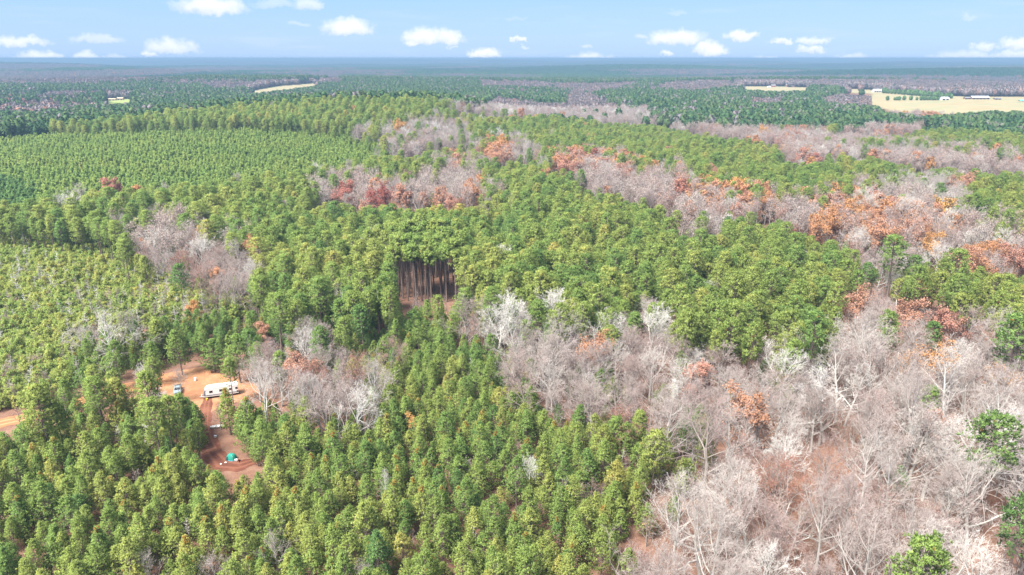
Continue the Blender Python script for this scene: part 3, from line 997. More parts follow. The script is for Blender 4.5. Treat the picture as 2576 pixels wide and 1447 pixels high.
KIND = {
    'yp': [v_pine(10 + i, h, b, r, 'cone', 900, 10, .31, .105) for i, (h, b, r) in
           enumerate([(10, .15, 2.9), (12, .24, 3.1), (11, .16, 2.6), (8.6, .12, 2.8), (12.6, .28, 2.9), (9.4, .18, 3.2)])],
    'mp': [v_pine(30 + i, h, b, r, 'dome', 1050, 7, .44, .17, ltuft=6, dead_low=12) for i, (h, b, r) in
           enumerate([(21, .46, 3.1), (22.5, .50, 3.4), (18.5, .42, 2.8), (23, .48, 3.6), (20.5, .40, 3.2), (17, .38, 2.7)])],
    'pl': [v_pine(50 + i, h, .12, r, 'cone', 230, 5, .75, .30, dead_low=0) for i, (h, r) in enumerate([(9.5, 1.9), (10.5, 1.75), (8.8, 2.0)])],
    'sc': [v_pine(60 + i, h, .05, r, 'bush', 260, 6, .45, .17, dead_low=0) for i, (h, r) in enumerate([(4.2, 2.0), (5.0, 1.9), (3.6, 2.1), (5.6, 1.9)])],
    'bh': [v_hard(70, 16, 6.5, .30), v_hard(71, 18, 7.0, .34, up=.5), v_hard(72, 15, 5.2, .35, up=.6), v_hard(73, 17, 6.0, .28, form='tall', nl=(14, 6, 5, 4)),
           v_hard(74, 14, 6.8, .26, up=.3)],
    'hp': [v_hard(80, 14, 5.2, .24, lmat=BLUSH, up=.45, leafy=.35, leafL=.14), v_hard(81, 15, 5.6, .28, lmat=BLUSH, up=.6, leafy=.3, leafL=.14), v_hard(82, 13, 4.4, .2, lmat=BLUSH, form='tall', nl=(15, 6, 5, 4), leafy=.3, leafL=.14)],
    'or': [v_hard(90, 15, 5.8, .26, up=.35, nl=(11, 6, 5, 3), leafy=3, leafL=.34), v_hard(91, 14, 5.0, .22, up=.45, nl=(11, 6, 5, 3), leafy=3, leafL=.32),
           v_hard(92, 13, 3.6, .15, form='tall', nl=(16, 6, 4, 3), leafy=3, leafL=.30)],
    'bw': [v_hard(170 + i, h, s, .30, nl=(13, 7, 5, 4), rtwig=.022, up=u) for i, (h, s, u) in enumerate([(16, 7.0, .5), (17, 6.4, .7), (15, 7.4, .4)])],
    'mt': [v_pine(180 + i, h, .74, 2.6, 'dome', 420, 7, .62, .25, ltuft=5, dead_low=34) for i, h in enumerate([23, 24.5, 22])],
    'sn': [v_snag(95, 8.0), v_snag(96, 9.5), v_snag(97, 7.0)],
    'sh': [v_hard(100, 6.0, 2.4, .12, nl=(9, 6, 5, 0), lvmax=3, rtwig=.012, up=.6, leafy=.35, leafL=.16), v_hard(101, 4.6, 2.0, .1, nl=(9, 6, 5, 0), lvmax=3, rtwig=.012, up=.7, leafy=.5, leafL=.16),
           v_hard(102, 7.5, 2.2, .15, nl=(12, 6, 5, 0), lvmax=3, rtwig=.012, up=.6, form='tall')],
    # the same trees for the middle distance: fewer, thicker twigs
    'bm': [v_hard(110 + i, h, s, .3, nl=(12, 7, 5, 0), lvmax=3, rtwig=.034, up=.7) for i, (h, s) in enumerate([(16, 5.2), (18, 5.6), (15, 4.6)])],
    'hm': [v_hard(120 + i, h, s, .22, lmat=BLUSH, nl=(12, 7, 5, 0), lvmax=3, rtwig=.034, up=.6, leafy=1, leafL=.36) for i, (h, s) in enumerate([(15, 5.0), (16, 5.6), (14, 4.6)])],
    'om': [v_hard(130 + i, h, s, .2, nl=(12, 7, 5, 0), lvmax=3, rtwig=.034, up=.4, leafy=4, leafL=.60) for i, (h, s) in enumerate([(15, 5.4), (14, 4.8)])],
    'fp': [v_lump(140 + i, h, .42, r, FARCAN) for i, (h, r) in enumerate([(21, 4.2), (23, 4.6), (19, 3.9)])],
    'fb': [v_lump(150 + i, h, .25, r, FARCAN) for i, (h, r) in enumerate([(16, 4.6), (18, 5.2)])],
    'fo': [v_lump(160 + i, h, .25, r, AUTUMN) for i, (h, r) in enumerate([(16, 5.2), (15, 4.8)])],
}

NAMES = {  # object name, category, words, group
    'yp': ('pine_tree', 'pine tree', 'young pine', 'young pines of the near plantation'),
    'mp': ('tall_pine_tree', 'pine tree', 'round-headed pine', 'tall pines of the middle wood'),
    'pl': ('plantation_pine', 'pine tree', 'small pointed pine', 'rows of small pines in the plantation'),
    'sc': ('scrub_pine', 'pine tree', 'low bushy pine', 'low scrub pines on the left'),
    'bh': ('bare_tree', 'bare tree', 'bare hardwood', 'bare grey hardwoods'),
    'hp': ('reddish_bare_tree', 'bare tree', 'twiggy hardwood', 'pinkish hardwoods'),
    'or': ('autumn_tree', 'autumn tree', 'leafy oak', 'orange autumn trees'),
    'sn': ('dead_tree', 'dead tree', 'little dead tree', 'small pale dead trees'),
    'sh': ('sapling', 'sapling', 'thin sapling', 'thin bare saplings'),
    'bw': ('bare_tree', 'bare tree', 'bare hardwood', 'bare grey hardwoods'),
    'mt': ('tall_pine_tree', 'pine tree', 'tall pine', 'tall pines with bare trunks at the dark gap'),
    'bm': ('bare_tree', 'bare tree', 'distant bare hardwood', 'bare grey hardwoods farther off'),
    'hm': ('reddish_bare_tree', 'bare tree', 'distant twiggy hardwood', 'pinkish hardwoods farther off'),
    'om': ('autumn_tree', 'autumn tree', 'distant leafy oak', 'orange autumn trees farther off'),
    'fp': ('tall_pine_tree', 'pine tree', 'dark green pine far off', 'far pines'),
    'fb': ('bare_tree', 'bare tree', 'grey bare hardwood far off', 'far bare trees'),
    'fo': ('autumn_tree', 'autumn tree', 'russet tree far off', 'far autumn trees'),
}
STUFF = {
    'yp': ('young_pine_wood', 'rest of the dense bright green young pine plantation in the foreground'),
    'mp': ('pine_wood', 'rest of the olive green tall pine wood across the middle'),
    'pl': ('pine_plantation', 'even green plantation of small pines below the wooded ridge'),
    'sc': ('pine_scrub', 'rest of the low bright green pine scrub on the left'),
    'bh': ('bare_wood', 'rest of the pale bare hardwoods nearby'),
    'hp': ('reddish_bare_wood', 'rest of the pinkish bare hardwoods nearby'),
    'or': ('autumn_wood', 'rest of the orange autumn oaks nearby'),
    'mt': ('pine_wood', 'pines behind the gap'), 'bw': ('bare_wood', 'pale trees'),
    'sn': ('dead_tree_scatter', 'small dead trees scattered in the scrub'),
    'sh': ('undergrowth', 'pinkish brown bare undergrowth beneath the trees'),
    'bm': ('bare_wood', 'grey bare hardwood belts in the middle distance'),
    'hm': ('reddish_bare_wood', 'pinkish hardwood belts in the middle distance'),
    'om': ('autumn_wood', 'orange hardwood belt in the middle distance'),
    'fp': ('distant_pine_wood', 'dark green pine woods toward the horizon'),
    'fb': ('distant_bare_wood', 'purplish grey hardwood belts toward the horizon'),
    'fo': ('distant_autumn_wood', 'russet trees among the far woods'),
}

# ------------------------------------------------------------------ where trees stand
# class -> kind -> share of that kind's own grid that is filled
NEARK = {
    'MP': dict(mp=1.0, bh=.035, **{'or': .006}), 'PL': dict(pl=1.0), 'PD': dict(pl=1.0), 'YP': dict(yp=1.0, sn=.05, sh=.05),
    'SC': dict(sc=1.0, sn=.5, sh=.25), 'YM': dict(yp=.85, mp=.03, bh=.03, sh=.1),
    'HP': dict(hp=.92, bh=.25, sh=.5, yp=.09, **{'or': .05}), 'HW': dict(bh=1.0, hp=.25, sh=.3, mp=.05, yp=.07),
    'HO': dict(hp=.35, bh=.15, **{'or': .95}), 'MX': dict(mp=.6, bh=.25, hp=.35, **{'or': .07}),
    'MY': dict(yp=.55, bh=.4, hp=.35, sh=.5),
    'HG': dict(bh=.62, hp=.30, sh=.75, **{'or': .03}), 'YX': dict(yp=.38, sh=1.0, hp=.15, sn=.1), 'YG': dict(yp=1.0),
    'OP': dict(sh=.10), 'OT': {}, 'GP': dict(sh=.5), 'FD': {}, 'GF': {}, 'VL': dict(mp=.3, hp=.30, **{'or': .22}),
}
SPACE = dict(yp=3.65, mp=4.4, pl=2.9, sc=2.45, bh=7.2, hp=6.9, sn=6.0, sh=3.6)
SPACE['or'] = 7.6
RMAX = dict(yp=900, mp=900, pl=1100, sc=560, bh=340, hp=340, sn=560, sh=330)
RMAX['or'] = 420
READ = dict(yp=11, mp=18, pl=8, sc=4, bh=11, hp=11, sn=6, sh=3)
READ['or'] = 11
TINT0 = {  # base tint by class
    'yp': dict(YP=(.53, .16), YM=(.40, .13), YG=(.30, .10), YX=(.52, .12)), 'mp': dict(MP=(.52, .15), MX=(.45, .15)),
    'pl': dict(PL=(.44, .08), PD=(.12, .05)), 'sc': dict(SC=(.62, .12)),
    'bh': dict(HG=(.32, .18), MP=(.05, .08), YP=(.05, .08)), 'hp': dict(HG=(.55, .15)),
}


def jgrid(s, rmin, rmax, rs, half=41):
    t = math.sin(R(half))
    xs = np.arange(-rmax * t, rmax * t, s); ys = np.arange(rmin * math.cos(R(half)) * .9, rmax, s)
    gx, gy = np.meshgrid(xs, ys)
    gx = gx + rs.uniform(-.42, .42, gx.shape) * s + (np.arange(gx.shape[0]) % 2)[:, None] * s * .5
    gy = gy + rs.uniform(-.42, .42, gy.shape) * s
    x, y = gx.ravel(), gy.ravel()
    r = np.hypot(x, y)
    m = (r > rmin) & (r < rmax) & (np.abs(np.arctan2(x, y)) < R(half))
    return x[m], y[m]


def wnoise(x, y, lam, seed):
    q = np.random.RandomState(seed)
    z = 0
    for i in range(5):
        th = q.uniform(0, 6.28); l = lam * q.uniform(.6, 1.5)
        z = z + np.sin(2 * PI * (x * math.cos(th) + y * math.sin(th)) / l + q.uniform(0, 6.28))
    return z / 2.6


TREES = {k: [] for k in KIND}      # arrays of x y z rot sxy sz var tint special


def put(kind, x, y, cls, rs, smin=.82, smax=1.18, special=0, s=None):
    n = len(x)
    if not n: return
    nv = len(KIND[kind])
    if s is None: s = rs.uniform(smin, smax, n)
    t = np.full(n, .5)
    base = {'yp': (.5, .13), 'mp': (.46, .15), 'pl': (.3, .08), 'sc': (.5, .13), 'fp': (.42, .10),
            'bh': (.33, .20), 'bm': (.33, .20), 'hp': (.62, .16), 'hm': (.52, .18), 'or': (.5, .16), 'om': (.5, .16), 'sn': (.06, .10),
            'sh': (.62, .16), 'fb': (.78, .09), 'fo': (.7, .12)}[kind]
    t[:] = base[0]; sd = np.full(n, base[1])
    for c, (a, b) in TINT0.get(kind, {}).items():
        m = cls == CI[c]
        t[m] = a; sd[m] = b
    t = t + rs.normal(0, 1, n) * sd * .8 + wnoise(x, y, 90, 5) * sd * .55
    A = np.stack([x, y, terrain(x, y) - .15, rs.uniform(0, 6.28, n), s * rs.uniform(.92, 1.1, n), s, rs.randint(0, nv, n), np.clip(t, 0, 1),
                  np.full(n, special)], 1)
    TREES[kind].append(A)


def clash(x, y, H, names, fr, wob=.2):
    ids = [CI[n] for n in names]
    m = np.zeros(len(x), bool)
    for f in fr:
        m |= np.isin(cover(x, y, H * f, rs, wob), ids)
    return m


rs = np.random.RandomState(7)
for kind in ('yp', 'mp', 'pl', 'sc', 'bh', 'hp', 'or', 'sn', 'sh'):
    x, y = jgrid(SPACE[kind], 88, RMAX[kind], rs)
    lo, hi = (.75, 1.15) if kind in ('bh', 'hp', 'sh') else (.62, 1.06) if kind in ('yp', 'mp') else (.75, 1.2)
    sz = rs.uniform(lo, hi, len(x))
    H = KIND[kind][0].h
    c = cover(x, y, sz * H * (.90 if kind in ('yp', 'mp', 'pl', 'sc') else .75), rs)
    pr = np.array([NEARK[n].get(kind, 0) for n in CN])[c]
    pr = np.where(clash(x, y, sz * H, ('OP', 'FD', 'GF') + (() if kind == 'sh' else ('GP',)), (0, .9)) | clash(x, y, sz * H, ('OT',), (0, .3, .6, .9, 1.05)), 0, pr)
    if kind in ('mp', 'yp'):
        pr = np.where(clash(x, y, sz * H, ('HW', 'HP', 'HO', 'HG'), (1.0,), 3.2) & (pr > .3), .10 * pr, pr)
        pr = np.where(clash(x, y, sz * H, ('HG',), (.5, 1.0)), 0, pr)
        pr = np.where(clash(x, y, sz * H, ('HW', 'HP', 'HO', 'HG'), (.5,), 3.2) & (rs.rand(len(x)) < .8), np.minimum(pr, .12), pr)
    # stands are uneven: thinner and thicker spots
    un = wnoise(x, y, 55, 21 + len(kind)) * .12
    if kind in ('bh', 'hp', 'or', 'sn', 'sh'): un = wnoise(x, y, 60, ord(kind[0])) * .35 * (pr < .9)
    m = rs.rand(len(x)) < pr * (1 + un)
    if kind in ('bh', 'hp', 'or'): sz = sz * np.where(c == CI['HG'], 1.22, 1.0)
    put(kind, x[m], y[m], c[m], rs, s=sz[m])
# middle distance hardwoods
for kind, near, s in (('bm', 'bh', 7.6), ('hm', 'hp', 7.2), ('om', 'or', 8.4)):
    x, y = jgrid(s, RMAX[near], 1250, rs)
    c = cover(x, y, 9, rs)
    pr = np.array([NEARK[n].get(near, 0) for n in CN])[c]
    m = rs.rand(len(x)) < pr
    put(kind, x[m], y[m], c[m], rs, .95, 1.35)
# far woods, tree by tree
x, y = jgrid(6.0, 900, 2700, rs)
sfar = rs.uniform(.82, 1.15, len(x))
c = cover(x, y, sfar * 20.5, rs, 1)
P_ = lambda k: np.array([NEARK[n].get(k, 0) for n in CN])[c]
r_ = np.hypot(x, y)
blk = clash(x, y, sfar * 21.5, ('FD', 'GF'), (0, .33, .66, 1.0))
blkv = clash(x, y, sfar * 21.5, ('VL',), (0, .5, 1.0)) & (rs.rand(len(x)) < .93)
blk2 = clash(x, y, sfar * 21.5, ('HW', 'HP', 'HO'), (1.0,)) & (rs.rand(len(x)) < .9)
hwn = wnoise(x * .55, y * 1.5, 700, 77) + .5 * wnoise(x, y * 1.6, 220, 78)
far_hw = sstep(r_, 1350, 1900) * (hwn > .45) * (c == CI['MP'])
u = rs.rand(len(x))
ph = np.where(r_ < 1250, 0, P_('bh') + P_('hp')) * .75
mb = (u < np.maximum(ph, far_hw * .9)) & ~blk
mo = ~mb & ~blk & (r_ > 1250) & (rs.rand(len(x)) < np.maximum(P_('or') * .7, .012 * (c == CI['MP']) + far_hw * .1))
mpn = ~mb & ~mo & ~blk & ~blk2 & ~blkv & (rs.rand(len(x)) < P_('mp'))
put('fb', x[mb], y[mb], c[mb], rs, s=sfar[mb]); put('fo', x[mo], y[mo], c[mo], rs, s=sfar[mo]); put('fp', x[mpn], y[mpn], c[mpn], rs, s=sfar[mpn])

# trees one can point at: crown centre and crown width in the picture's plan, kind, variant, tint
NOTABLE = [
    ('or', 1003, 312, 34, 0, .22, 'round golden orange tree alone at the edge of the plantation'),
    ('or', 475, 790, 34, 2, .32, 'narrow orange tan tree rising from the pines above the dirt road'),
    ('or', 672, 838, 34, 2, .62, 'small bright orange-red tree among dark pines'),
    ('or', 2160, 752, 80, 0, .62, 'wide salmon orange tree at the left end of the short orange row'),
    ('or', 2292, 790, 78, 1, .64, 'full orange-red oak in the middle of the short orange row'),
    ('or', 2372, 803, 84, 0, .74, 'broad pinkish orange oak at the right of the short orange row'),
    ('or', 2478, 850, 48, 1, .50, 'upright orange tree beside the white branchy one at the right edge'),
    ('or', 1760, 955, 66, 2, .72, 'cone-shaped salmon tree in the grey hardwoods left of the slope'),
    ('or', 2090, 548, 66, 0, .40, 'domed orange oak, first of the long orange belt'),
    ('or', 2146, 522, 58, 1, .34, 'golden orange oak topping the long orange belt'),
    ('or', 2350, 612, 54, 1, .26, 'amber tree behind the dark rounded pine at the right'),
    ('or', 2430, 655, 88, 0, .60, 'spreading coral oak in front of the pine slope at the right edge'),
    ('or', 2545, 650, 66, 1, .72, 'rust coloured oak at the far right of the orange belt'),
    ('or', 2220, 575, 80, 0, .55, 'wide salmon oak in the middle of the orange belt'),
    ('or', 2300, 580, 70, 1, .60, 'coral oak right of centre in the orange belt'),
    ('or', 1255, 385, 62, 0, .62, 'broad coral tree at the tip of the grey belt beside the plantation'),
    ('or', 1570, 428, 54, 1, .68, 'salmon dome with a grey skirt in the middle distance'),
    ('or', 1425, 412, 58, 0, .74, 'pale pink dome among far pines'),
    ('or', 960, 484, 64, 0, .95, 'deep red-brown dome in the pink and grey strip'),
    ('or', 872, 478, 60, 1, .85, 'brick red tree at the left of the pink strip'),
    ('or', 1185, 478, 56, 1, .50, 'bright orange tree at the right end of the pink strip'),
    ('or', 462, 502, 30, 1, .50, 'small orange tree in the pines above the scrub'),
    ('or', 1795, 428, 38, 0, .62, 'lone orange crown in the dark pines of the middle distance'),
    ('or', 1372, 441, 32, 1, .52, 'little orange crown between dark pines in the middle distance'),
    ('or', 2432, 452, 60, 0, .62, 'russet tree in front of the pink belt on the right'),
    ('or', 1920, 330, 34, 1, .22, 'small amber crown in the pink belt'),
    ('or', 2350, 1052, 78, 0, .66, 'orange-topped oak on the bare slope'),
    ('hp', 1950, 1205, 110, 0, .97, 'oak with a few rusty leaves still hanging, beside the huge pale trees'),
    ('or', 1042, 1062, 44, 1, .20, 'yellow-orange sapling in the foreground pines'),
    ('or', 212, 1112, 38, 1, .85, 'small reddish tree in the pines below the road'),
    ('or', 1930, 497, 46, 1, .42, 'orange crown at the start of the orange belt'),
    ('bh', 1335, 1168, 62, 4, .0, 'bright white bare tree standing alone in the foreground pines'),
    ('bh', 205, 832, 62, 0, .2, 'tan bare tree with a round fan crown at the edge of the scrub'),
    ('bh', 160, 500, 60, 3, .0, 'big gaunt white tree above the scrub on the left'),
    ('bh', 500, 612, 66, 0, .0, 'wide white tree in the pink strip on the left'),
    ('bh', 574, 618, 42, 2, .0, 'narrow white vase-shaped tree beside the pines on the left'),
    ('bh', 628, 668, 52, 2, .1, 'tall grey-white tree at the end of the pink strip'),
    ('bh', 700, 682, 30, 3, .05, 'slim white tree against the olive pines'),
    ('bh', 380, 592, 56, 1, .05, 'white forked tree in the pink strip'),
    ('bh', 1250, 770, 96, 1, .0, 'large white double-crowned tree in the middle of the wood'),
    ('bh', 1318, 790, 56, 2, .0, 'white vase-shaped tree just right of the large white one'),
    ('bh', 1232, 822, 70, 0, .03, 'white tree in front of the large white one'),
    ('bh', 1415, 748, 86, 4, .03, 'spreading white tree with crooked top above the pink clump'),
    ('bh', 1182, 826, 50, 0, .25, 'small grey tree left of the large white one'),
    ('bh', 1636, 790, 82, 1, .0, 'tall white fan-shaped tree at the edge of the dark pines'),
    ('bh', 1672, 830, 60, 4, .12, 'greyish tree leaning out right of the tall white fan'),
    ('bh', 1570, 805, 48, 2, .28, 'dull grey tree left of the tall white fan'),
    ('bh', 1726, 748, 52, 0, .03, 'white bare tree sticking out of the pines'),
    ('bh', 1862, 772, 40, 2, .03, 'narrow white bare tree between rounded pines'),
    ('hp', 1378, 890, 110, 0, .45, 'very wide beige-pink tree filling the central clump'),
    ('bh', 1390, 935, 84, 3, .1, 'white-stemmed tree in front of the wide beige-pink one'),
    ('hp', 1498, 885, 80, 1, .38, 'beige fan tree right of the central clump'),
    ('bh', 1640, 900, 88, 0, .12, 'broad pale tree below the tall white fan'),
    ('hp', 1600, 1000, 76, 1, .60, 'dense pink tree at the foot of the central clump'),
    ('bh', 1680, 1000, 76, 3, .0, 'white tree with upright limbs next to the dense pink one'),
    ('bh', 1750, 890, 66, 0, .05, 'white fan tree left of the cone-shaped salmon tree'),
    ('bh', 1935, 865, 52, 3, .0, 'white christmas-tree-shaped bare tree by dark pines'),
    ('hp', 1815, 905, 60, 2, .55, 'pink-tipped narrow tree behind the salmon cone'),
    ('bh', 645, 915, 78, 0, .16, 'round-fanned grey tree right of the clearing'),
    ('bh', 700, 925, 56, 2, .1, 'pale tree second right of the clearing'),
    ('bh', 800, 968, 92, 4, .14, 'low spreading pale tree below the pink thicket'),
    ('bh', 360, 930, 34, 3, .0, 'white twin-stemmed small tree at the back of the dirt road'),
    ('bh', 447, 940, 36, 0, .45, 'thin pinkish tree standing in the clearing'),
    ('bh', 398, 985, 46, 1, .12, 'pale tree in front of the road beside the truck'),
    ('bh', 2175, 487, 70, 4, .1, 'pale dome of bare branches above the orange belt'),
    ('bh', 2285, 505, 66, 0, .1, 'pale grey round tree above the orange belt at the right'),
    ('bh', 2172, 590, 50, 2, .1, 'white-stemmed tree in front of the orange belt'),
    ('bh', 2265, 705, 46, 4, .05, 'small white-topped tree in the grey lane between pines'),
    ('bh', 2450, 890, 100, 1, .08, 'branchy white tree beside the orange one at the right edge'),
    ('hp', 2205, 900, 100, 0, .48, 'wide dome of pinkish branches at the top of the bare slope'),
    ('hp', 2310, 905, 92, 1, .40, 'beige dome right of the wide pinkish one'),
    ('bh', 1810, 1330, 190, 4, .22, 'huge pale spreading tree at the bottom of the bare slope'),
    ('bh', 2275, 1345, 160, 0, .30, 'large beige fan-shaped tree at the bottom right'),
    ('hp', 2165, 1265, 120, 1, .60, 'pinkish vase-shaped tree with an orange blush'),
    ('bh', 1990, 1310, 90, 3, .18, 'slender grey tree between the two huge pale crowns'),
    ('bh', 2190, 1125, 130, 1, .12, 'grey-white vase tree in the middle of the bare slope'),
    ('bh', 2470, 1390, 150, 0, .04, 'bright grey fan tree in the bottom right corner'),
    ('bh', 1990, 1085, 100, 4, .12, 'pale bushy fan tree at the left of the bare slope'),
    ('hp', 2300, 1090, 150, 0, .42, 'great rounded beige tree on the bare slope'),
    ('bh', 1855, 1150, 90, 3, .08, 'white forked oak with bits of orange'),
    ('bh', 2390, 1260, 110, 2, .10, 'dense grey tree right of the dark round pine'),
    ('bh', 704, 1362, 78, 3, .38, 'tall pinkish feathery tree in the foreground pines at the bottom'),
    ('hp', 548, 1420, 62, 0, .45, 'low brownish tree at the bottom edge of the pines'),
    ('bh', 375, 1412, 56, 2, .30, 'low pinkish-white tree at the bottom left of the pines'),
    ('bh', 905, 1430, 60, 2, .35, 'pinkish tree cut by the bottom edge of the picture'),
    ('bh', 968, 1222, 36, 3, .10, 'small white forked tree in the foreground pines'),
    ('sn', 928, 1395, 30, 1, .1, 'white dead pine at the bottom of the foreground pines'),
    ('sn', 1110, 1325, 26, 0, .0, 'white dead pine in the dark gap of the foreground pines'),
    ('sn', 890, 1195, 30, 1, .2, 'greyish dead tree left in the foreground pines'),
    ('sn', 1640, 1430, 40, 1, .3, 'greyish dead tree at the border of pines and bare slope'),
    ('yp', 2255, 1218, 80, 3, .18, 'dark round evergreen alone on the bare slope'),
    ('mp', 2490, 1112, 104, 0, .30, 'tall green pine standing over the bare slope'),
    ('mp', 2342, 1022, 54, 2, .42, 'small green pine above the rounded beige tree'),
    ('mp', 2562, 1322, 100, 1, .15, 'dark pine at the right edge of the picture'),
    ('mp', 2305, 1452, 150, 3, .42, 'flat-topped pine cut by the bottom edge at the right'),
    ('mp', 2350, 850, 44, 2, .22, 'little dark pine in front of the orange row'),
    ('mp', 2235, 835, 56, 4, .42, 'lone green pine left of the orange row'),
    ('mp', 2395, 680, 80, 3, .50, 'large gold-green pine before the orange belt'),
    ('mp', 2250, 640, 80, 1, .40, 'heavy rounded pine beside the orange belt'),
    ('mp', 2555, 860, 110, 1, .30, 'big dark pine at the right edge by the orange row'),
    ('mp', 2050, 845, 76, 1, .30, 'dark green pine above the bare slope'),
    ('yp', 535, 888, 84, 3, .36, 'big dark pine left behind the trailer at the clearing edge'),
    ('yp', 596, 884, 84, 4, .40, 'big dark pine right behind the trailer at the clearing edge'),
    ('yp', 618, 1052, 72, 2, .45, 'green pine directly in front of the rear of the trailer'),
    ('yp', 572, 1024, 64, 2, .60, 'yellow-green pine top hiding the side of the trailer'),
    ('yp', 456, 1026, 54, 4, .44, 'pine below the pale pickup truck'),
    ('yp', 490, 1046, 54, 0, .50, 'pine at the left edge of the dirt track below the clearing'),
    ('yp', 655, 1068, 66, 3, .38, 'pine just right of the two before the trailer'),
    ('yp', 660, 1105, 74, 4, .45, 'wide pine right of the tent track'),
    ('yp', 628, 1100, 62, 5, .42, 'pine overhanging the green tent'),
    ('yp', 190, 1036, 62, 5, .40, 'broad pine between the road and the bottom left wood'),
    ('yp', 232, 1022, 54, 1, .36, 'right-hand pine of the pair beside the road'),
    ('yp', 60, 1108, 80, 5, .34, 'wide dark pine below the left end of the road'),
    ('yp', 380, 900, 64, 1, .42, 'olive pine at the back of the dirt road'),
    ('yp', 290, 900, 74, 4, .40, 'olive pine left at the back of the dirt road'),
    ('yp', 450, 872, 72, 1, .44, 'shadowy pine at the back of the clearing'),
]
rn = np.random.RandomState(99)
SPEC = []
NOTABLE = [(('bw',) + q[1:]) if q[0] == 'bh' and q[2] < 1000 and q[3] < 120 else q for q in NOTABLE]
for kd, cx, cy, w, vi, tint, lab in NOTABLE:
    V = KIND[kd][vi % len(KIND[kd])]
    s = 1.0
    for _ in range(8):
        X, Y, Z = at(cx, cy, V.cz * s)
        _, _, f = proj(X, Y, Z + V.cz * s)
        s = (w / (F / f)) / (2 * V.rad)
        s = min(max(s, .35), 2.0)
    sz = min(max(s, .6), 1.5) if kd in ('or', 'bh', 'hp', 'bw') else min(max(s, .6), 1.22) if kd in ('yp', 'mp') else s
    X, Y, Z = at(cx, cy, V.cz * sz)
    SPEC.append((kd, X, Y, Z, rn.uniform(0, 6.28), s, sz, vi % len(KIND[kd]), tint, lab, cx, cy, w, f))

ALL = {}
for k, L in TREES.items():
    A = np.concatenate(L) if L else np.zeros((0, 9))
    if len(A):
        u, v, f = proj(A[:, 0], A[:, 1], A[:, 2] + KIND[k][0].cz * A[:, 5])
        keep = np.ones(len(A), bool)
        for sp in SPEC:
            _, X, Y, _, _, s, sz, vi, _, _, cx, cy, w, fs = sp
            rad = KIND[sp[0]][sp[7]].rad * s
            if k != 'sh':
                keep &= np.hypot(A[:, 0] - X, A[:, 1] - Y) > rad * .72
            # nothing may stand right before a tree that shows whole in the photograph
            if sp[0] in ('bh', 'bw', 'or', 'hp', 'mp') and w > 30 and k in ('yp', 'mp', 'bh', 'hp', 'or', 'sc', 'bm', 'hm', 'om'):
                keep &= ~((np.abs(u - cx) < w * .42) & (np.abs(v - cy - w * .10) < w * .42) & (f < fs))
        if k in ('mp', 'yp', 'bh', 'sh', 'hp'):
            # the gap where the trunks of the tall stand show
            hh_ = KIND[k][0].h * A[:, 5]
            _, vt, _ = proj(A[:, 0], A[:, 1], A[:, 2] + hh_)
            _, vb, _ = proj(A[:, 0], A[:, 1], A[:, 2] + hh_ * .4)
            keep &= ~((np.abs(u - 1072) < 90) & (vb > 640) & (vt < 740))
        A = A[keep]
    ALL[k] = A

# the stand edge with bare trunks and small crowns high up
gx, gy = [], []
rg = np.random.RandomState(5)
GAP = []
for i in range(78):
    px_ = rg.uniform(985, 1160); py_ = 765 - 100 * rg.beta(1.0, 1.4)
    X, Y, Z = at(px_, py_)
    GAP.append((X, Y, Z))
ALL['mt'] = np.array([(X, Y, Z - .1, rg.uniform(0, 6.28), rg.uniform(.9, 1.2), rg.uniform(.90, 1.05), rg.randint(0, 3), np.clip(rg.normal(.5, .08), 0, 1), 2) for X, Y, Z in GAP])

# ------------------------------------------------------------------ instancing
MARKS = [('the white travel trailer', 555, 985), ('the green tent', 582, 1152), ('the road at the left edge', 60, 1050), ('the dirt road bend', 330, 930),
         ('the gap with bare trunks', 1070, 700), ('the large white tree', 1250, 780), ('the lone white tree', 1335, 1168),
         ('the huge pale tree', 1800, 1330), ('the dark round evergreen', 2255, 1218), ('the short orange row', 2292, 790),
         ('the long orange belt', 2200, 560), ('the left pink strip', 500, 640), ('the gaunt white tree', 160, 500), ('the deep red dome', 960, 484),
         ('the feathery pink tree', 704, 1362), ('the central pink clump', 1400, 900), ('the bottom left corner', 60, 1400), ('the bottom right corner', 2520, 1400),
         ('the bottom edge middle', 1300, 1420), ('the broad coral tree', 1255, 385), ('the round golden tree', 1003, 312),
         ('the pale bare dome', 2175, 487), ('the big pasture', 2400, 270), ('the pines at the right edge', 2520, 740),
         ('the salmon cone tree', 1760, 955), ('the left picture edge', 40, 800)]
MK = np.array([(m[1], m[2]) for m in MARKS], float)
_U = 'zeroth first second third fourth fifth sixth seventh eighth ninth tenth eleventh twelfth thirteenth fourteenth fifteenth sixteenth seventeenth eighteenth nineteenth'.split()
_T = [None, None] + 'twenty thirty forty fifty sixty seventy eighty ninety'.split()


def ordinal(n):
    if n < 20: return _U[n]
    if n > 99: return 'hundred-and-' + ordinal(n - 100) if n > 100 else 'hundredth'
    if n % 10 == 0: return _T[n // 10][:-1] + 'ieth'
    return _T[n // 10] + '-' + _U[n % 10]


GREEN = [(.30, 'dark green'), (.44, 'mid green'), (.58, 'olive green'), (9, 'yellow-green')]
GREY = [(.14, 'whitish'), (.35, 'light grey'), (.55, 'beige'), (9, 'pinkish')]
ORNG = [(.3, 'amber'), (.5, 'orange'), (.72, 'salmon'), (9, 'rusty red')]


def hue_word(kind, t):
    tab = GREEN if kind in ('yp', 'mp', 'pl', 'sc', 'fp') else ORNG if kind in ('or', 'om', 'fo') else GREY
    for a, w in tab:
        if t < a: return w


